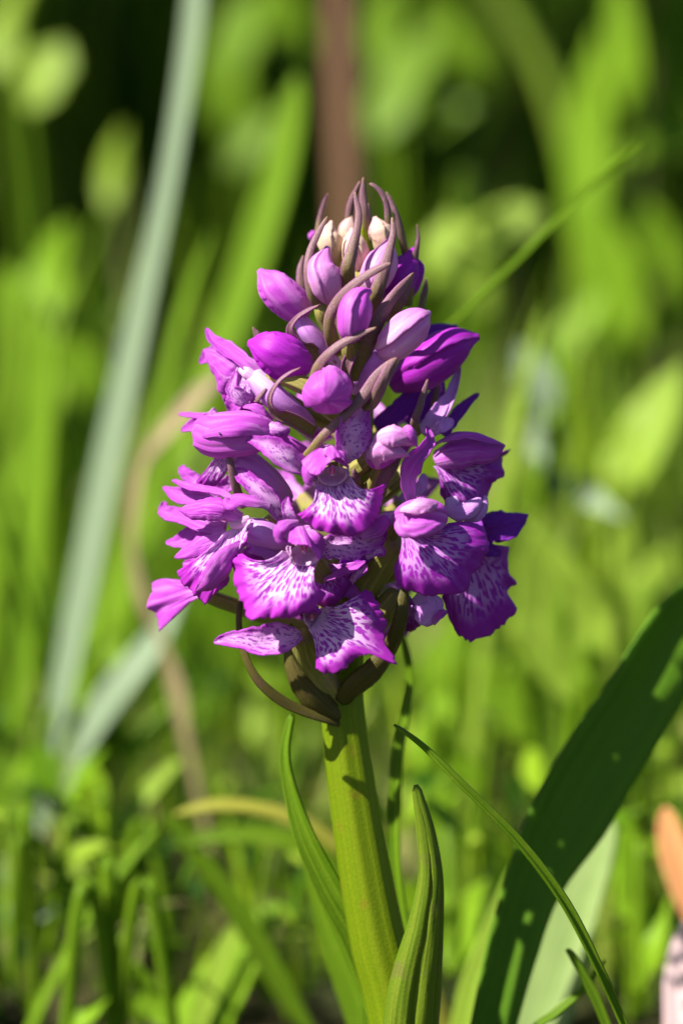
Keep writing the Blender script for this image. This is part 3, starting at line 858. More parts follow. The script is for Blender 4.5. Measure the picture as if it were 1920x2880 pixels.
bract([(720, 900, 90), (700, 800, 115), (735, 680, 120), (765, 580, 115), (790, 490, 105)], [34, 38, 34, 26, 10], n=(.3, 0, 1))
bract([(680, 860, 140), (690, 800, 160), (700, 750, 165), (712, 716, 165)], [24, 30, 24, 8])
bract([(830, 700, -10), (850, 600, 0), (880, 480, 0)], [30, 30, 10], n=(.4, 0, 1))

# ---- F4 lower centre, the widest lip
zoom(4)
f = flower(1180, 640, 310)
ovary(f, 1160, 560, 270, 95)
lip(M['lip'], [(1028, 650, 300), (1308, 700, 296)],
    [(740, 672, 280), (672, 700, 280), (672, 800, 300), (690, 930, 335), (740, 1030, 362), (785, 1150, 392), (930, 1140, 418), (1050, 1146, 424), (1180, 1110, 412), (1290, 1040, 385), (1348, 965, 345)],
    f, 22, p=1.5, curl=26, ruf=14)
ribbon('throat', M['throat'], [(1170, 600, 310), (1180, 670, 290), (1185, 760, 322)], [112, 122, 104], f, n=(.1, .3, 1), arc=-95, nu=21, tip=0)
column(f, 1190, 630, 322, 36)
lip(M['petal'], [(1095, 440, 290), (1230, 468, 290)],
    [(1075, 585, 345), (1120, 606, 370), (1200, 606, 388), (1255, 640, 382), (1300, 714, 350), (1330, 640, 325)],
    f, 34, p=.9, curl=-4, ruf=7, teeth=.01, name='hood')
sepal(f, [(1150, 430, 300), (1060, 440, 340), (1000, 490, 350), (1010, 560, 345), (1070, 590, 335)], [30, 46, 52, 40, 10], 'petal', n=(-.5, .3, 1), arc=60, name='petal')
sepal(f, [(1230, 480, 310), (1290, 540, 345), (1320, 620, 340), (1308, 715, 325)], [40, 56, 40, 10], 'petal', n=(.6, .3, 1), arc=60, name='petal')
sepal(f, [(1120, 440, 290), (1080, 380, 300), (1060, 320, 295), (1072, 252, 285)], [30, 40, 34, 8], 'sepal', n=(-.1, .2, 1), arc=-50)
zoom(5)
sepal(f, [(10, 640, 290), (130, 620, 295), (280, 600, 290), (400, 540, 275), (480, 480, 260)], [70, 104, 110, 92, 24], 'sepal', n=(.1, .25, 1), arc=-30)
sepal(f, [(300, 540, 300), (390, 500, 310), (460, 440, 300), (480, 390, 285)], [30, 62, 60, 20], 'petal', n=(.2, .5, 1), arc=40)
sepal(f, [(340, 700, 290), (400, 660, 300), (450, 660, 300), (470, 690, 295)], [20, 36, 36, 10], 'sepal', n=(.2, .3, 1), ruf=.3)

# ---- dark flower between F4 and F5
f = flower(60, 850, 190)
lip(M['lipshade'], [(-60, 800, 180), (60, 740, 180)],
    [(-40, 1040, 170), (60, 1065, 190), (150, 1010, 205), (220, 890, 215), (290, 800, 220), (330, 725, 215), (200, 740, 190)], f, 10, ruf=8)
sepal(f, [(30, 870, 215), (130, 830, 235), (240, 780, 240), (335, 728, 232)], [20, 34, 34, 12], 'petal', n=(.1, .7, .8))
sepal(f, [(230, 880, 220), (270, 830, 235), (320, 790, 235), (330, 740, 228)], [20, 32, 30, 10], 'sepal', n=(.1, .5, .8))
ovary(f, -20, 780, 140, 70)

f2 = flower(120, 700, 150)
sepal(f2, [(160, 820, 150), (260, 720, 190), (360, 640, 200), (430, 560, 190)], [60, 80, 60, 12], 'violet', n=(.2, .2, 1))
sepal(f2, [(60, 960, 130), (160, 930, 160), (240, 960, 165), (300, 1010, 150)], [40, 60, 50, 10], 'petal', n=(.1, .3, 1))
sepal(f2, [(330, 560, 180), (420, 480, 200), (500, 430, 195), (560, 400, 180)], [40, 54, 44, 10], 'spur', n=(.1, .3, 1))
ovary(f2, 100, 720, 110, 60)
# ---- F5 lowest, lip thrown to one side
f = flower(0, 1180, 250)
ovary(f, -10, 1100, 200, 90)
lip(M['lip'], [(-85, 1230, 268), (40, 1060, 262)],
    [(-30, 1505, 335), (60, 1560, 365), (190, 1500, 370), (300, 1420, 360), (380, 1415, 352), (545, 1470, 330), (470, 1290, 285), (478, 1150, 275), (420, 1040, 265), (345, 930, 235), (330, 1000, 240), (240, 1040, 240)],
    f, 24, p=1.15, curl=10, ruf=9, teeth=.035)
ribbon('throat', M['throat'], [(-60, 1080, 240), (-50, 1150, 240), (-20, 1230, 262)], [70, 84, 74], f, n=(.2, .2, 1), arc=-95, nu=21, tip=0)
column(f, -60, 1130, 262, 34)
hood(f, [(-70, 1100, 220), (-90, 1030, 260), (-100, 1050, 300), (-110, 1110, 310)], [60, 90, 92, 40], n=[(0, 0, -1), (0, 1, .3), (0, .7, .8), (0, .2, 1)], arc=75, mat='budd', tip=.2)
zoom(6)
sepal(f, [(555, 195, 250), (450, 215, 280), (320, 240, 290), (180, 225, 285), (80, 225, 275), (0, 240, 262)], [26, 92, 104, 66, 42, 12], 'sepal', n=(-.1, .35, 1), arc=-45)

# ---- F6 left, in profile
zoom(4)
f = flower(720, 440, 190)
ovary(f, 900, 420, 140, 80)
spur(f, [(760, 480, 170), (880, 520, 185), (1000, 560, 170), (1100, 570, 130)], 108)
hood(f, [(740, 400, 200), (620, 330, 235), (480, 310, 230), (370, 330, 205), (270, 350, 180)], [44, 84, 92, 76, 16], n=(-.1, .55, 1), arc=80)
sepal(f, [(740, 330, 190), (600, 235, 170), (480, 205, 150), (340, 180, 120), (218, 130, 95)], [26, 30, 34, 34, 14], 'petal', n=(0, .7, .8))
sepal(f, [(560, 290, 120), (420, 260, 110), (280, 250, 80), (150, 180, 50)], [50, 66, 60, 12], 'petal', n=(-.1, .3, 1))
sepal(f, [(620, 480, 150), (460, 450, 140), (300, 400, 100), (190, 380, 75), (125, 350, 60)], [60, 84, 66, 54, 30], 'petal', n=(-.1, .4, 1))
sepal(f, [(190, 400, 60), (160, 340, 55), (170, 290, 50)], [44, 40, 14], 'petal', n=(-.1, .2, 1))
sepal(f, [(620, 520, 170), (480, 580, 165), (360, 640, 140), (238, 702, 110)], [70, 92, 66, 10], 'petal', n=(-.15, .35, 1), arc=35)
closed('column', M['throat'], [(640, 430, 190), (710, 450, 196), (790, 420, 190)], 52, OVARY, f)
closed('pollinium', M['pollen'], [(520, 395, 215), (570, 410, 222), (620, 425, 225)], 16, TUBE, f, nu=10, nv=10)
lip(M['lip'], [(600, 520, 200), (800, 420, 205)],
    [(262, 800, 120), (290, 880, 135), (370, 950, 155), (460, 1038, 180), (530, 960, 210), (620, 830, 235), (690, 700, 250), (770, 595, 250)],
    f, 30, p=1.2, curl=10, ruf=10)
sepal(f, [(740, 610, 250), (640, 690, 275), (560, 800, 280), (480, 900, 270), (390, 950, 240)], [40, 76, 96, 70, 16], 'bud', n=(.35, -.2, 1), arc=45, name='petal')
sepal(f, [(1060, 440, 240), (970, 320, 265), (860, 210, 270), (750, 110, 255), (678, 45, 235)], [44, 66, 70, 58, 16], 'sepal', n=(-.2, .3, 1), arc=-45)
sepal(f, [(950, 325, 275), (840, 290, 290), (720, 265, 285), (640, 300, 270), (615, 260, 260)], [24, 40, 54, 50, 20], 'petal', n=(.1, .5, .9), arc=50)
bract([(760, 330, 200), (700, 210, 240), (660, 60, 255), (640, -60, 250), (650, -135, 240)], [30, 42, 32, 24, 6], n=(.3, 0, 1))

# fill behind: petals and bracts of the flowers between F6 and the stem
sepal(f, [(1080, 650, 120), (960, 640, 150), (840, 620, 150), (760, 640, 130)], [50, 84, 74, 20], 'spur', n=(-.1, .4, 1), name='petal')
sepal(f, [(1000, 760, 100), (880, 700, 130), (780, 690, 140), (690, 730, 120)], [40, 66, 60, 14], 'petal', n=(-.2, .2, 1), name='petal')
sepal(f, [(560, 420, 90), (400, 520, 80), (280, 580, 60), (170, 590, 30)], [60, 76, 56, 10], 'petal', n=(-.2, .3, 1), name='petal')
sepal(f, [(640, 640, 110), (480, 720, 100), (380, 760, 90), (300, 740, 70)], [60, 90, 70, 14], 'sepal', n=(-.2, .3, 1), name='petal')
sepal(f, [(1050, 330, 120), (940, 180, 150), (860, 100, 150), (800, 60, 130)], [70, 84, 60, 20], 'spur', n=(-.2, .4, 1), name='petal')
sepal(f, [(480, 170, 60), (360, 120, 50), (300, 60, 40), (310, 20, 30)], [40, 50, 34, 8], 'petal', n=(-.2, .3, 1), name='petal')
bract([(1150, 760, 90), (1020, 720, 130), (900, 690, 130), (800, 700, 110)], [70, 84, 60, 10], n=(-.2, .5, 1))
# ---- F7 low on the left, behind
f = flower(380, 960, 40)
lip(M['petal'], [(430, 900, 60), (420, 990, 60)],
    [(270, 868, 20), (180, 860, 0), (90, 880, -15), (70, 970, -15), (36, 1062, -20), (110, 1120, -10), (130, 1238, 0), (170, 1100, 10), (260, 1080, 20), (330, 1040, 30)],
    f, 14, p=1.0, curl=6, ruf=8)
closed('ovary', M['ovary'], [loc(np.array((420., 950., 50.))), (620, 1690, 30), (800, 1750, 10), tuple(axis_at(1800))], 22, OVARY, f, raw=True)
sepal(f, [(420, 930, 60), (560, 880, 80), (640, 840, 90)], [50, 60, 20], 'petal')

# ---- F9 right hero with the broad shaded lip
zoom(5)
f = flower(620, 500, 290)
ovary(f, 560, 420, 230, 90)
spur(f, [(590, 430, 250), (510, 410, 240), (430, 420, 210)], 56)
lip(M['lipshade'], [(590, 540, 290), (760, 520, 290)],
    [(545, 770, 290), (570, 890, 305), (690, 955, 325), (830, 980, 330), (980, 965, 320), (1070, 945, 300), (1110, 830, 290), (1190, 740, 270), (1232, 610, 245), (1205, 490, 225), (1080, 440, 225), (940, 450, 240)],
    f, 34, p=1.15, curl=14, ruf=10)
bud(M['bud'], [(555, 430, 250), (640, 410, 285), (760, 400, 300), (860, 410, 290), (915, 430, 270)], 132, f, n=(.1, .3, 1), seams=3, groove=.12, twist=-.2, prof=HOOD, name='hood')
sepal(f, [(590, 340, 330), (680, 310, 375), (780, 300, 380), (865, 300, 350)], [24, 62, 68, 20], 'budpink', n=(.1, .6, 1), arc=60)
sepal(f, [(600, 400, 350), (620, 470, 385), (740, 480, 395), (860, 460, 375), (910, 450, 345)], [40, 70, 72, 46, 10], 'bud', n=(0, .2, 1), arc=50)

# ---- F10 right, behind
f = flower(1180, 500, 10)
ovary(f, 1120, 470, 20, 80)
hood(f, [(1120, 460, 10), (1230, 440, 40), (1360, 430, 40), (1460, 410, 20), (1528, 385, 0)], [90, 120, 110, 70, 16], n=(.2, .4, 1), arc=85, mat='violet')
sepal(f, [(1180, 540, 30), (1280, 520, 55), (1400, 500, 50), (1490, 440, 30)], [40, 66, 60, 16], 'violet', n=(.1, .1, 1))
lip(M['lipshade'], [(1010, 640, 40), (1200, 590, 20)],
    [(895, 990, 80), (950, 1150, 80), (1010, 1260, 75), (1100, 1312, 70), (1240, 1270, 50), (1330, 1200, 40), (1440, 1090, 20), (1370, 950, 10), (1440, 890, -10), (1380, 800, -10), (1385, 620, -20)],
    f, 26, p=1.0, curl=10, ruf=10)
sepal(f, [(1180, 640, 60), (1260, 650, 70), (1330, 680, 60)], [40, 50, 14], 'violet', n=(.2, .2, 1))

# ---- F11 small pale petal under F9
f = flower(640, 930, 110)
ovary(f, 600, 960, 90, 70)
sepal(f, [(720, 960, 120), (790, 1030, 165), (780, 1110, 175), (730, 1190, 165)], [60, 110, 104, 50], 'spur', n=(.1, .2, 1), arc=40)
sepal(f, [(830, 1190, 165), (860, 1140, 180), (900, 1110, 180), (935, 1100, 170)], [14, 28, 26, 8], 'petal', n=(.2, .4, 1), ruf=.2)
lip(M['lipshade'], [(600, 1000, 80), (660, 980, 80)], [(620, 1240, 60), (680, 1240, 70), (750, 1180, 80), (800, 1100, 90)], f, 10)
closed('ovary', M['ovary'], loc([(180, 1250, 20), (330, 1160, 60), (480, 1070, 90), (560, 960, 110)]), 40, OVARY, f, raw=True, ribs=6, rib=.05)
bract([(330, 1560, 60), (470, 1440, 120), (560, 1280, 170), (600, 1120, 190), (620, 980, 185), (625, 870, 170)], [70, 82, 76, 64, 50, 18], n=(.35, 0, 1), arc=55, mat='bractg')
closed('ovary', M['ovary'], loc([(200, 1100, 40), (320, 900, 100), (450, 720, 160), (560, 600, 220)]), 48, OVARY, f, raw=True, ribs=6, rib=.06)

# ---- bracts at the foot of the spike
zoom(6)
bract([(790, 745, 66), (700, 712, 90), (580, 670, 110), (440, 610, 130), (310, 510, 140), (225, 390, 140), (178, 250, 135), (160, 120, 130), (168, 0, 120), (180, -60, 110)],
      [34, 46, 48, 42, 36, 31, 26, 22, 18, 8], n=[(-.1, .7, .8), (-.1, .7, .8), (-.1, .6, .8), (-.2, .3, 1), (-.4, .1, 1), (-.5, 0, 1), (-.3, 0, 1), (-.2, 0, 1), (0, 0, 1), (0, 0, 1)], arc=45, mat='bractg')
bract([(790, 730, 60), (680, 640, 100), (570, 520, 120), (500, 400, 120), (480, 250, 110), (490, 120, 90)], [70, 110, 100, 70, 50, 20], n=(-.3, .2, 1), arc=60, mat='bractg')
bract([(800, 620, 70), (900, 520, 115), (1010, 420, 130), (1090, 320, 120), (1130, 200, 100)], [70, 94, 90, 70, 20], n=(.25, -.2, 1), arc=60, mat='bractg')
closed('ovary', M['ovary'], loc([(790, 640, 20), (690, 480, 70), (600, 320, 130), (560, 200, 220)]), 44, OVARY, orchid, raw=True, ribs=6, rib=.06)
# ---- flowers on the far side of the spike, simpler, seen between the others
def back_flower(x, y, w, dx, s, mat):
    f = empty_part('flower', orchid, world_pts(np.array([x, y, w], float)))
    zoom(0)
    ovary(f, x, y, w, 30, 120)
    hood(f, [(x, y, w), (x + dx * .5 * s, y - 40 * s, w - 70 * s), (x + dx * s, y - 10 * s, w - 130 * s)], [30 * s, 52 * s, 10], n=(0, 1, -.2), arc=90)
    for q in (-1, 1):
        sepal(f, [(x, y, w), (x + q * 60 * s, y - 40 * s, w - 50 * s), (x + q * 120 * s, y - 70 * s, w - 60 * s)], [14, 36 * s, 6], 'sepal', n=(0, .4, -1))
    lip(M['lip'], [(x - 30, y + 10, w - 20), (x + 30, y + 10, w - 20)],
        [(x - 110 * s, y + 60 * s, w - 90 * s), (x - 60 * s, y + 130 * s, w - 120 * s), (x, y + 150 * s, w - 125 * s), (x + 60 * s, y + 130 * s, w - 120 * s), (x + 110 * s, y + 60 * s, w - 90 * s)], f, -20)
for a in ((900, 1120, -120, -60, .8, 'a'), (1090, 1180, -150, 60, .8, 'a'), (960, 1320, -190, 10, 1, 'a'), (1120, 1420, -170, 60, 1, 'a'), (850, 1400, -160, -60, 1, 'a'),
          (960, 1560, -200, 0, 1, 'a'), (1080, 1660, -170, 40, 1, 'a'), (870, 1640, -150, -40, .9, 'a')):
    back_flower(*a)
zoom(0)
# ---- stem leaves of the orchid
ribbon('leaf', M['leaf'], [(1110, 3200, 95), (1150, 2980, 115), (1172, 2780, 135), (1200, 2600, 145), (1212, 2460, 145), (1196, 2330, 140), (1168, 2208, 135)],
       [70, 76, 70, 46, 31, 21, 8], orchid, n=(.15, 0, 1), arc=60, midrib=.16, nu=21, nv=50, thick=0.0006, edge=.01, tip=.02)
ribbon('leaf', M['green'], [(1110, 3100, -60), (1085, 2850, -70), (1015, 2650, -60), (930, 2500, -40), (862, 2360, -25), (820, 2230, -20), (802, 2120, -20), (820, 2005, -20)],
       [40, 52, 50, 42, 32, 20, 13, 8], orchid, n=(-.5, .1, 1), arc=-40, nu=13, nv=50, thick=0.0005, edge=.01, tip=.02)
# ------------------------------------------------------------------ single blades, stalks and leaves around and behind the orchid
def foot_of(p):
    """the soil point under the first centre point"""
    w = world_pts(np.asarray(p, float))
    return np.array([w[0], w[1], 0.0])
def depth(pts, mm):
    if np.ndim(mm) == 0:
        mm = [mm] * len(pts)
    mm = [d if d < 60 else 60 + (d - 60) * 1.3 for d in mm]
    return [(x, y, -d / 0.05) for (x, y), d in zip(pts, mm)]
def to_ground(p):
    """continue a centre line, first point lowest, down to the soil"""
    a = np.asarray(p[0], float)
    wz = world_pts(a)[2]
    if wz < 0.004:
        return p
    D = FOCUS - a[2] * 5e-5
    k = 1.0 / (5e-5 * D / FOCUS * math.cos(PITCH))
    drop = wz * k
    b = np.asarray(p[1], float)
    d = (a - b) / max(abs(a[1] - b[1]), 1.0)
    sx = np.clip(d[0], -.6, .6)
    return [tuple(a + np.array([sx * drop * .8, drop, 0])), tuple(a + np.array([sx * drop * .5, drop * .5, 0]))] + list(p)
def blade(label, mat, pts, mm, hw, n=(0, 0, 1), arc=-30, name='grass_blade', cat='grass blade', grounded=True, **kw):
    p = depth(pts, mm)
    h = list(hw)
    if grounded:
        k = len(p)
        p = to_ground(p)
        h = [h[0] * .8, h[0]] [: len(p) - k] + h
    s = [(FOCUS - q[2] * 5e-5) / FOCUS for q in p]
    kw.setdefault('tip', 0.05)
    o = ribbon(name, M[mat], p, [a for a in h], None, n=n, arc=arc, nu=9, nv=44, thick=0.0004, edge=.01, raw=True,
               origin=foot_of(p[0]), **kw)
    return tag(o, label, cat)
# broad pale blades and stalks standing behind
blade('tall pale blue-green strap leaf with a grey bloom, leaning beside the spike', 'glaucous',
      [(120, 2250), (170, 1980), (235, 1650), (320, 1230), (400, 860), (480, 480), (545, 60), (560, -200)], [120, 120, 120, 120, 120, 120, 120, 120], [20, 34, 44, 44, 38, 30, 34, 30], n=(-.4, .2, 1), arc=-25, name='strap_leaf', cat='leaf')
blade('second pale strap leaf, crossing low under the tall blue-green one', 'glaucous',
      [(190, 2170), (260, 2040), (360, 1900), (440, 1800), (520, 1650)], [120, 120, 120, 122, 125], [30, 42, 44, 36, 10], n=(-.3, .4, 1), name='strap_leaf', cat='leaf')
blade('broad yellow-green blade leaning towards the top buds from behind', 'yellowgreen',
      [(480, 1300), (560, 1110), (650, 900), (740, 640), (800, 420), (838, 210)], 165, [42, 46, 50, 50, 44, 26], n=(-.3, .3, 1))
blade('upright light green blade at the meadow edge beside the tall pale strap leaf', 'yellowgreen',
      [(30, 2120), (55, 1850), (80, 1600), (100, 1350), (120, 1100), (130, 900)], 150, [40, 50, 54, 52, 44, 22], n=(-.4, .2, 1))
blade('wide lime blade behind the light green upright one', 'green',
      [(0, 1800), (10, 1500), (30, 1200), (40, 980), (60, 820)], 210, [70, 70, 64, 50, 20], n=(-.4, .3, 1))
blade('hooked straw-coloured dead grass stem bending round behind the flowers', 'straw',
      [(545, 2180), (520, 2060), (495, 1930), (455, 1800), (400, 1680), (372, 1540), (378, 1400), (410, 1290), (480, 1200), (560, 1110), (640, 1040)], 115,
      [10, 14, 24, 9, 18, 11, 19, 14, 26, 24, 12], n=(-.2, .3, 1), name='dead_grass_stem', cat='dead stem')
zoom(0)
def stalk(label, mat, pts, mm, R, name, cat):
    p = to_ground(depth(pts, mm))
    o = closed(name, M[mat], p, R, [(0, 1), (.6, 1), (1, .8)], None, nu=14, nv=40, raw=True, origin=foot_of(p[0]), ribs=5, rib=.05)
    return tag(o, label, cat)
stalk('thick reddish brown dry stalk rising straight up behind the orchid tip', 'brown', [(985, 700), (978, 500), (968, 300), (960, 100), (955, -200)], 300, 42, 'dry_stalk', 'stalk')
stalk('grey-green stalk slanting across the top of the dark gap', 'palegreen', [(1650, 700), (1600, 430), (1520, 190), (1400, -10), (1300, -150)], 330, 26, 'grey_stalk', 'stalk')
blade('thin straight grass flower stem slanting up to a pale blunt tip', 'green',
      [(1000, 2300), (985, 1900), (985, 1500), (1030, 1160), (1130, 1030), (1290, 890), (1450, 735), (1620, 560), (1740, 450), (1806, 388)], [26, 26, 26, 30, 42, 48, 54, 59, 64, 66], [7, 7, 7, 7, 7, 8, 9, 10, 10, 9], n=(-.3, .4, 1))
blade('slender sharp-pointed grass blade slanting across in front of the dark leaf', 'green',
      [(1760, 2900), (1680, 2720), (1580, 2530), (1450, 2360), (1300, 2210), (1190, 2100), (1108, 2038)], [-6, -8, -9, -10, -11, -11, -11], [11, 13, 14, 13, 10, 7, 3], n=(.3, .5, 1), arc=-60, tip=.02)
blade('narrow grass blade standing close beside the orchid stem', 'green',
      [(1180, 2800), (1130, 2560), (1112, 2380), (1118, 2150), (1140, 2010), (1153, 1900), (1140, 1820), (1110, 1740)], [14, 14, 14, 14, 14, 14, 14, 16], [12, 16, 18, 18, 14, 11, 9, 4], n=(-.6, .2, 1), arc=-50)
# right: broad leaves
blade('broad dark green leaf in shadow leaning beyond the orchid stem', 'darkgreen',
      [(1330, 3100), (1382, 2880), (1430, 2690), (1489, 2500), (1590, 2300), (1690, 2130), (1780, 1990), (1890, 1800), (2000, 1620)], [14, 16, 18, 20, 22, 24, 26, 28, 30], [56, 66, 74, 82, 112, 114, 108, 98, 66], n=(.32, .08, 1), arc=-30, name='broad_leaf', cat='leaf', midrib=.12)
blade('sunlit lower part of the broad dark leaf, made as a paler second leaf behind it', 'sunpaint',
      [(1400, 3100), (1500, 2880), (1590, 2600), (1660, 2390), (1712, 2262)], [59, 58, 58, 58, 58], [110, 115, 100, 84, 34], n=(-.4, .3, 1), arc=-20, name='broad_leaf', cat='leaf', tip=.12)  # separate paler leaf stands in for the sun patch on the dark one
blade('narrow grey-green leaf edge showing beside the foot of the broad dark leaf', 'palegreen',
      [(1290, 2980), (1330, 2800), (1385, 2640), (1440, 2480), (1475, 2390)], 48, [40, 46, 40, 26, 8], n=(-.5, .3, 1), name='broad_leaf', cat='leaf')
blade('short grass blade crossing the foot of the sunlit part of the broad dark leaf', 'green', [(1480, 2920), (1560, 2850), (1640, 2780), (1700, 2700)], 10, [10, 12, 10, 3], n=(0, .6, 1))
blade('thin upright grass shoot with a brown tip before the sunlit part of the broad dark leaf', 'green', [(1720, 2920), (1670, 2800), (1610, 2690), (1592, 2670)], 6, [12, 13, 9, 4], n=(0, .4, 1))
# low left: bent and fallen blades
blade('arching yellowed leaf bending over beside the orchid stem', 'ochre',
      [(1010, 2440), (930, 2360), (830, 2300), (720, 2268), (600, 2262), (490, 2290)], 62, [26, 30, 30, 28, 24, 10], n=(-.1, .8, .7), arc=30, name='bent_leaf', cat='leaf')
blade('green underside leaf hanging below the arching yellowed one', 'green',
      [(960, 2480), (860, 2380), (740, 2350), (620, 2350), (480, 2380)], 70, [26, 30, 28, 22, 8], n=(-.1, .3, 1), name='bent_leaf', cat='leaf')
blade('fallen pale grey-green blade lying over the dark soil', 'palegreen',
      [(500, 2140), (420, 2230), (330, 2330), (250, 2420), (165, 2530)], [96, 94, 92, 88, 84], [20, 28, 34, 34, 26], n=(-.2, .7, .7), grounded=False, name='fallen_blade', cat='grass blade')
blade('mid-green blade crossing below the arching yellowed leaf', 'green',
      [(860, 2900), (760, 2720), (690, 2600), (620, 2490), (520, 2360), (470, 2290)], 70, [24, 34, 34, 30, 24, 8], n=(-.1, .6, .8))
blade('light green blade slanting low in front of the dark soil', 'palegreen',
      [(560, 2900), (600, 2760), (650, 2640), (700, 2560)], 74, [30, 36, 26, 8], n=(-.4, .4, 1))
blade('wide lime leaf at the foot of the orchid stem', 'yellowgreen',
      [(540, 3000), (590, 2880), (650, 2760), (720, 2640), (790, 2540)], 76, [110, 120, 104, 72, 20], n=(-.5, .6, .7), name='basal_leaf', cat='leaf')
blade('pale basal leaf close against the orchid stem', 'green',
      [(1060, 3050), (1010, 2860), (950, 2700), (900, 2560), (860, 2440)], 30, [34, 38, 32, 22, 8], n=(-.5, .3, 1), name='basal_leaf', cat='leaf')
# edge of the picture: orange and pink
blade('small orange petal catching the sun beside the meadow grass', 'orange', [(1980, 2600), (1930, 2480), (1895, 2380), (1870, 2270)], 70, [44, 50, 44, 18], n=(-.4, .4, 1), name='orange_petal', cat='petal')
blade('pale pink petal beneath the orange one', 'pinkwhite', [(1930, 3000), (1915, 2850), (1905, 2720), (1925, 2590)], 48, [50, 48, 34, 12], n=(-.4, .3, 1), name='pink_petal', cat='petal')

# ---- broad-leaved herbs behind: each plant with its own leaves
def herb(label, leaves, mat, foot=None, group='broad-leaved herbs in the meadow'):
    """leaves: (x, y, mm behind, half length, half width, angle of the tip from upright in degrees clockwise)"""
    x, y, d = foot if foot else (leaves[0][0], leaves[0][1] + 300, leaves[0][2])
    p0 = np.array([x, y, -(60 + (d - 60) * 1.3) / 0.05])
    root = foot_of(p0)
    t = thing('broadleaf_herb', label, 'herb', root, group)
    for (lx, ly, ld_, L, Wd, an) in leaves:
        a = math.radians(an)
        dx, dy = math.sin(a), -math.cos(a)
        ld_ = 60 + (ld_ - 60) * 1.3
        w = -ld_ / 0.05
        b = (lx - dx * L, ly - dy * L)
        nn = (-.5 + .22 * rng.standard_normal(), .62 + .18 * rng.standard_normal(), .65)
        tw = rng.standard_normal() * 30
        lf = ribbon('leaf', M[mat], [(b[0], b[1], w), (lx - dx * L * .5, ly - dy * L * .5, w + tw), (lx, ly, w + tw), (lx + dx * L * .5, ly + dy * L * .5, w), (lx + dx * L, ly + dy * L, w - tw)],
                    [Wd * .25, Wd * .85, Wd, Wd * .7, 3], t, n=nn, arc=-25, nu=11, nv=22, thick=0.0004, raw=True, midrib=.08, ruf=.08)
        e = world_pts(np.array([b[0], b[1], w]))
        q = np.linspace(0, 1, 10)[:, None]
        c = root + (e - root) * q + np.array([0, 0, 0.03]) * np.sin(q * math.pi)
        th = np.linspace(0, 2 * math.pi, 8, endpoint=False)
        ring = np.stack([np.cos(th), np.sin(th), 0 * th], 1) * 0.0012
        grid_mesh('petiole', c[:, None] + ring[None], M['green'], t, 0, wrap=True)
    return t
herb('herb with big pale oval leaves behind the shaded side of the spike', [(1590, 1740, 120, 270, 150, -20), (1760, 1960, 118, 160, 100, 30), (1470, 1530, 125, 150, 90, -40)], 'palegreen')
herb('herb with rounded pale leaves above the broad dark leaf', [(1820, 1240, 165, 250, 120, 25), (1770, 1500, 160, 190, 110, -10), (1870, 1660, 155, 160, 100, 20)], 'palegreen')
herb('whitish narrow-leaved herb glimpsed beyond the shaded flowers', [(1520, 1230, 140, 120, 46, 5), (1510, 1060, 145, 110, 60, -30), (1620, 1380, 142, 160, 36, 120)], 'glaucous')
herb('low herb with lime leaves between the stem and the dark leaf', [(1230, 2080, 110, 150, 86, 10), (1250, 2380, 105, 190, 80, -5), (1320, 2600, 80, 140, 80, 20)], 'yellowgreen')
herb('tall lime-leaved herb behind the thin grass flower stem', [(1660, 420, 260, 340, 90, 3), (1720, 800, 255, 260, 110, -12), (1620, 960, 250, 160, 100, 25), (1760, 130, 265, 240, 70, -6)], 'yellowgreen')
herb('bright green herb at the meadow edge beyond the thin grass stem', [(1870, 420, 270, 150, 70, 80), (1850, 700, 262, 180, 90, -30), (1840, 930, 258, 150, 80, 20)], 'green')
herb('soft green herb with blunt leaves beside the brown stalk', [(1150, 230, 330, 190, 110, 30), (1280, 120, 335, 170, 90, -30), (1090, 60, 340, 140, 80, 10), (1230, 340, 330, 110, 80, 70)], 'green')
herb('mid-green herb between the orchid tip and the dark gap', [(1340, 590, 230, 120, 90, -25), (1240, 700, 225, 110, 70, 20), (1430, 640, 235, 110, 80, 60), (1310, 800, 220, 100, 70, -40)], 'palegreen')
herb('leafy green herb behind the tip of the yellow-green blade', [(680, 110, 360, 170, 100, 20), (810, 60, 365, 150, 80, -15), (640, 280, 350, 150, 80, -30), (720, 400, 345, 110, 60, 40)], 'green')
herb('herb with one pale round leaf in the dark gap beside the strap leaf', [(130, 210, 260, 110, 90, 30), (40, 60, 270, 170, 80, 20), (330, 470, 255, 120, 60, 10)], 'palegreen')
herb('yellow-green herb massed behind the upright light green blade', [(160, 760, 220, 150, 90, 15), (60, 900, 222, 170, 80, -20), (280, 900, 225, 120, 70, 30), (230, 1050, 218, 140, 70, -30), (130, 1150, 218, 120, 60, 20)], 'yellowgreen')
herb('green herb seen through the bend of the straw-coloured stem', [(520, 1560, 210, 130, 80, 20), (620, 1790, 205, 140, 90, -40), (560, 1980, 200, 130, 80, 40), (470, 1330, 215, 110, 70, -20)], 'green')
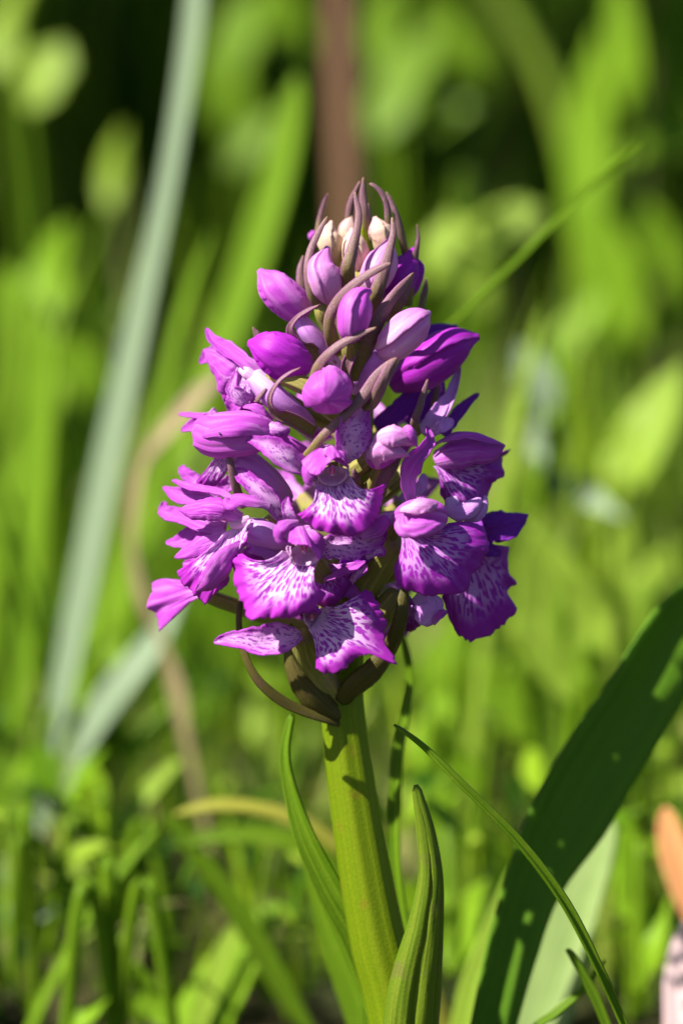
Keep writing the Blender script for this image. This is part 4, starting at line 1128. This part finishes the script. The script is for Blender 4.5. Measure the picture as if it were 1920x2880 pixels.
herb('light green herb behind the lower orchid stem', [(840, 2160, 160, 120, 80, 15), (760, 2060, 165, 110, 60, -30), (910, 2300, 158, 110, 60, 40)], 'palegreen')
herb('small lime herb low on the dark soil', [(330, 2700, 66, 90, 50, 20), (430, 2800, 62, 110, 50, -30), (250, 2850, 62, 80, 50, 50)], 'yellowgreen')
herb('small bluish herb lying on the dark soil', [(110, 2580, 82, 60, 40, 60), (60, 2680, 80, 60, 40, 20)], 'glaucous')
herb('light green herb at the foot of the orange petal', [(1780, 2460, 84, 180, 70, -5), (1840, 2640, 74, 150, 60, 15)], 'yellowgreen')

herb('lime herb low beside the foot of the tall pale strap leaf', [(300, 1900, 130, 110, 50, 25), (200, 2050, 126, 120, 56, -20), (420, 2060, 124, 110, 50, 40), (90, 2180, 120, 110, 50, 10)], 'yellowgreen')
herb('pale narrow-leaved herb under the hooked dead stem', [(330, 2480, 92, 110, 26, 35), (420, 2620, 88, 120, 26, -35), (230, 2640, 86, 100, 24, 60)], 'palegreen')
herb('sunlit herb filling the space below the shaded flowers', [(1330, 1760, 130, 150, 80, 15), (1420, 1960, 126, 150, 70, -35), (1240, 1900, 132, 120, 60, -10)], 'yellowgreen')
blade('thin lime blade slanting over the soil towards the arching yellowed leaf', 'yellowgreen', [(60, 2950), (150, 2760), (260, 2560), (380, 2400), (450, 2320)], 74, [12, 15, 15, 11, 4], n=(-.3, .5, .8))
blade('thin green blade leaning away from the hooked dead stem', 'green', [(420, 2950), (350, 2760), (250, 2560), (120, 2380), (20, 2260)], 80, [12, 14, 14, 11, 4], n=(-.3, .5, .8))
blade('slim pale blade rising past the shaded side of the spike', 'palegreen', [(1330, 2100), (1370, 1700), (1420, 1350), (1480, 1050), (1530, 850)], 120, [14, 18, 20, 18, 6], n=(-.5, .3, .8))
blade('slim lime blade standing between the strap leaf and the yellow-green blade', 'yellowgreen', [(330, 2050), (360, 1700), (420, 1300), (510, 900), (600, 640)], 140, [14, 18, 20, 17, 6], n=(-.5, .3, .8))
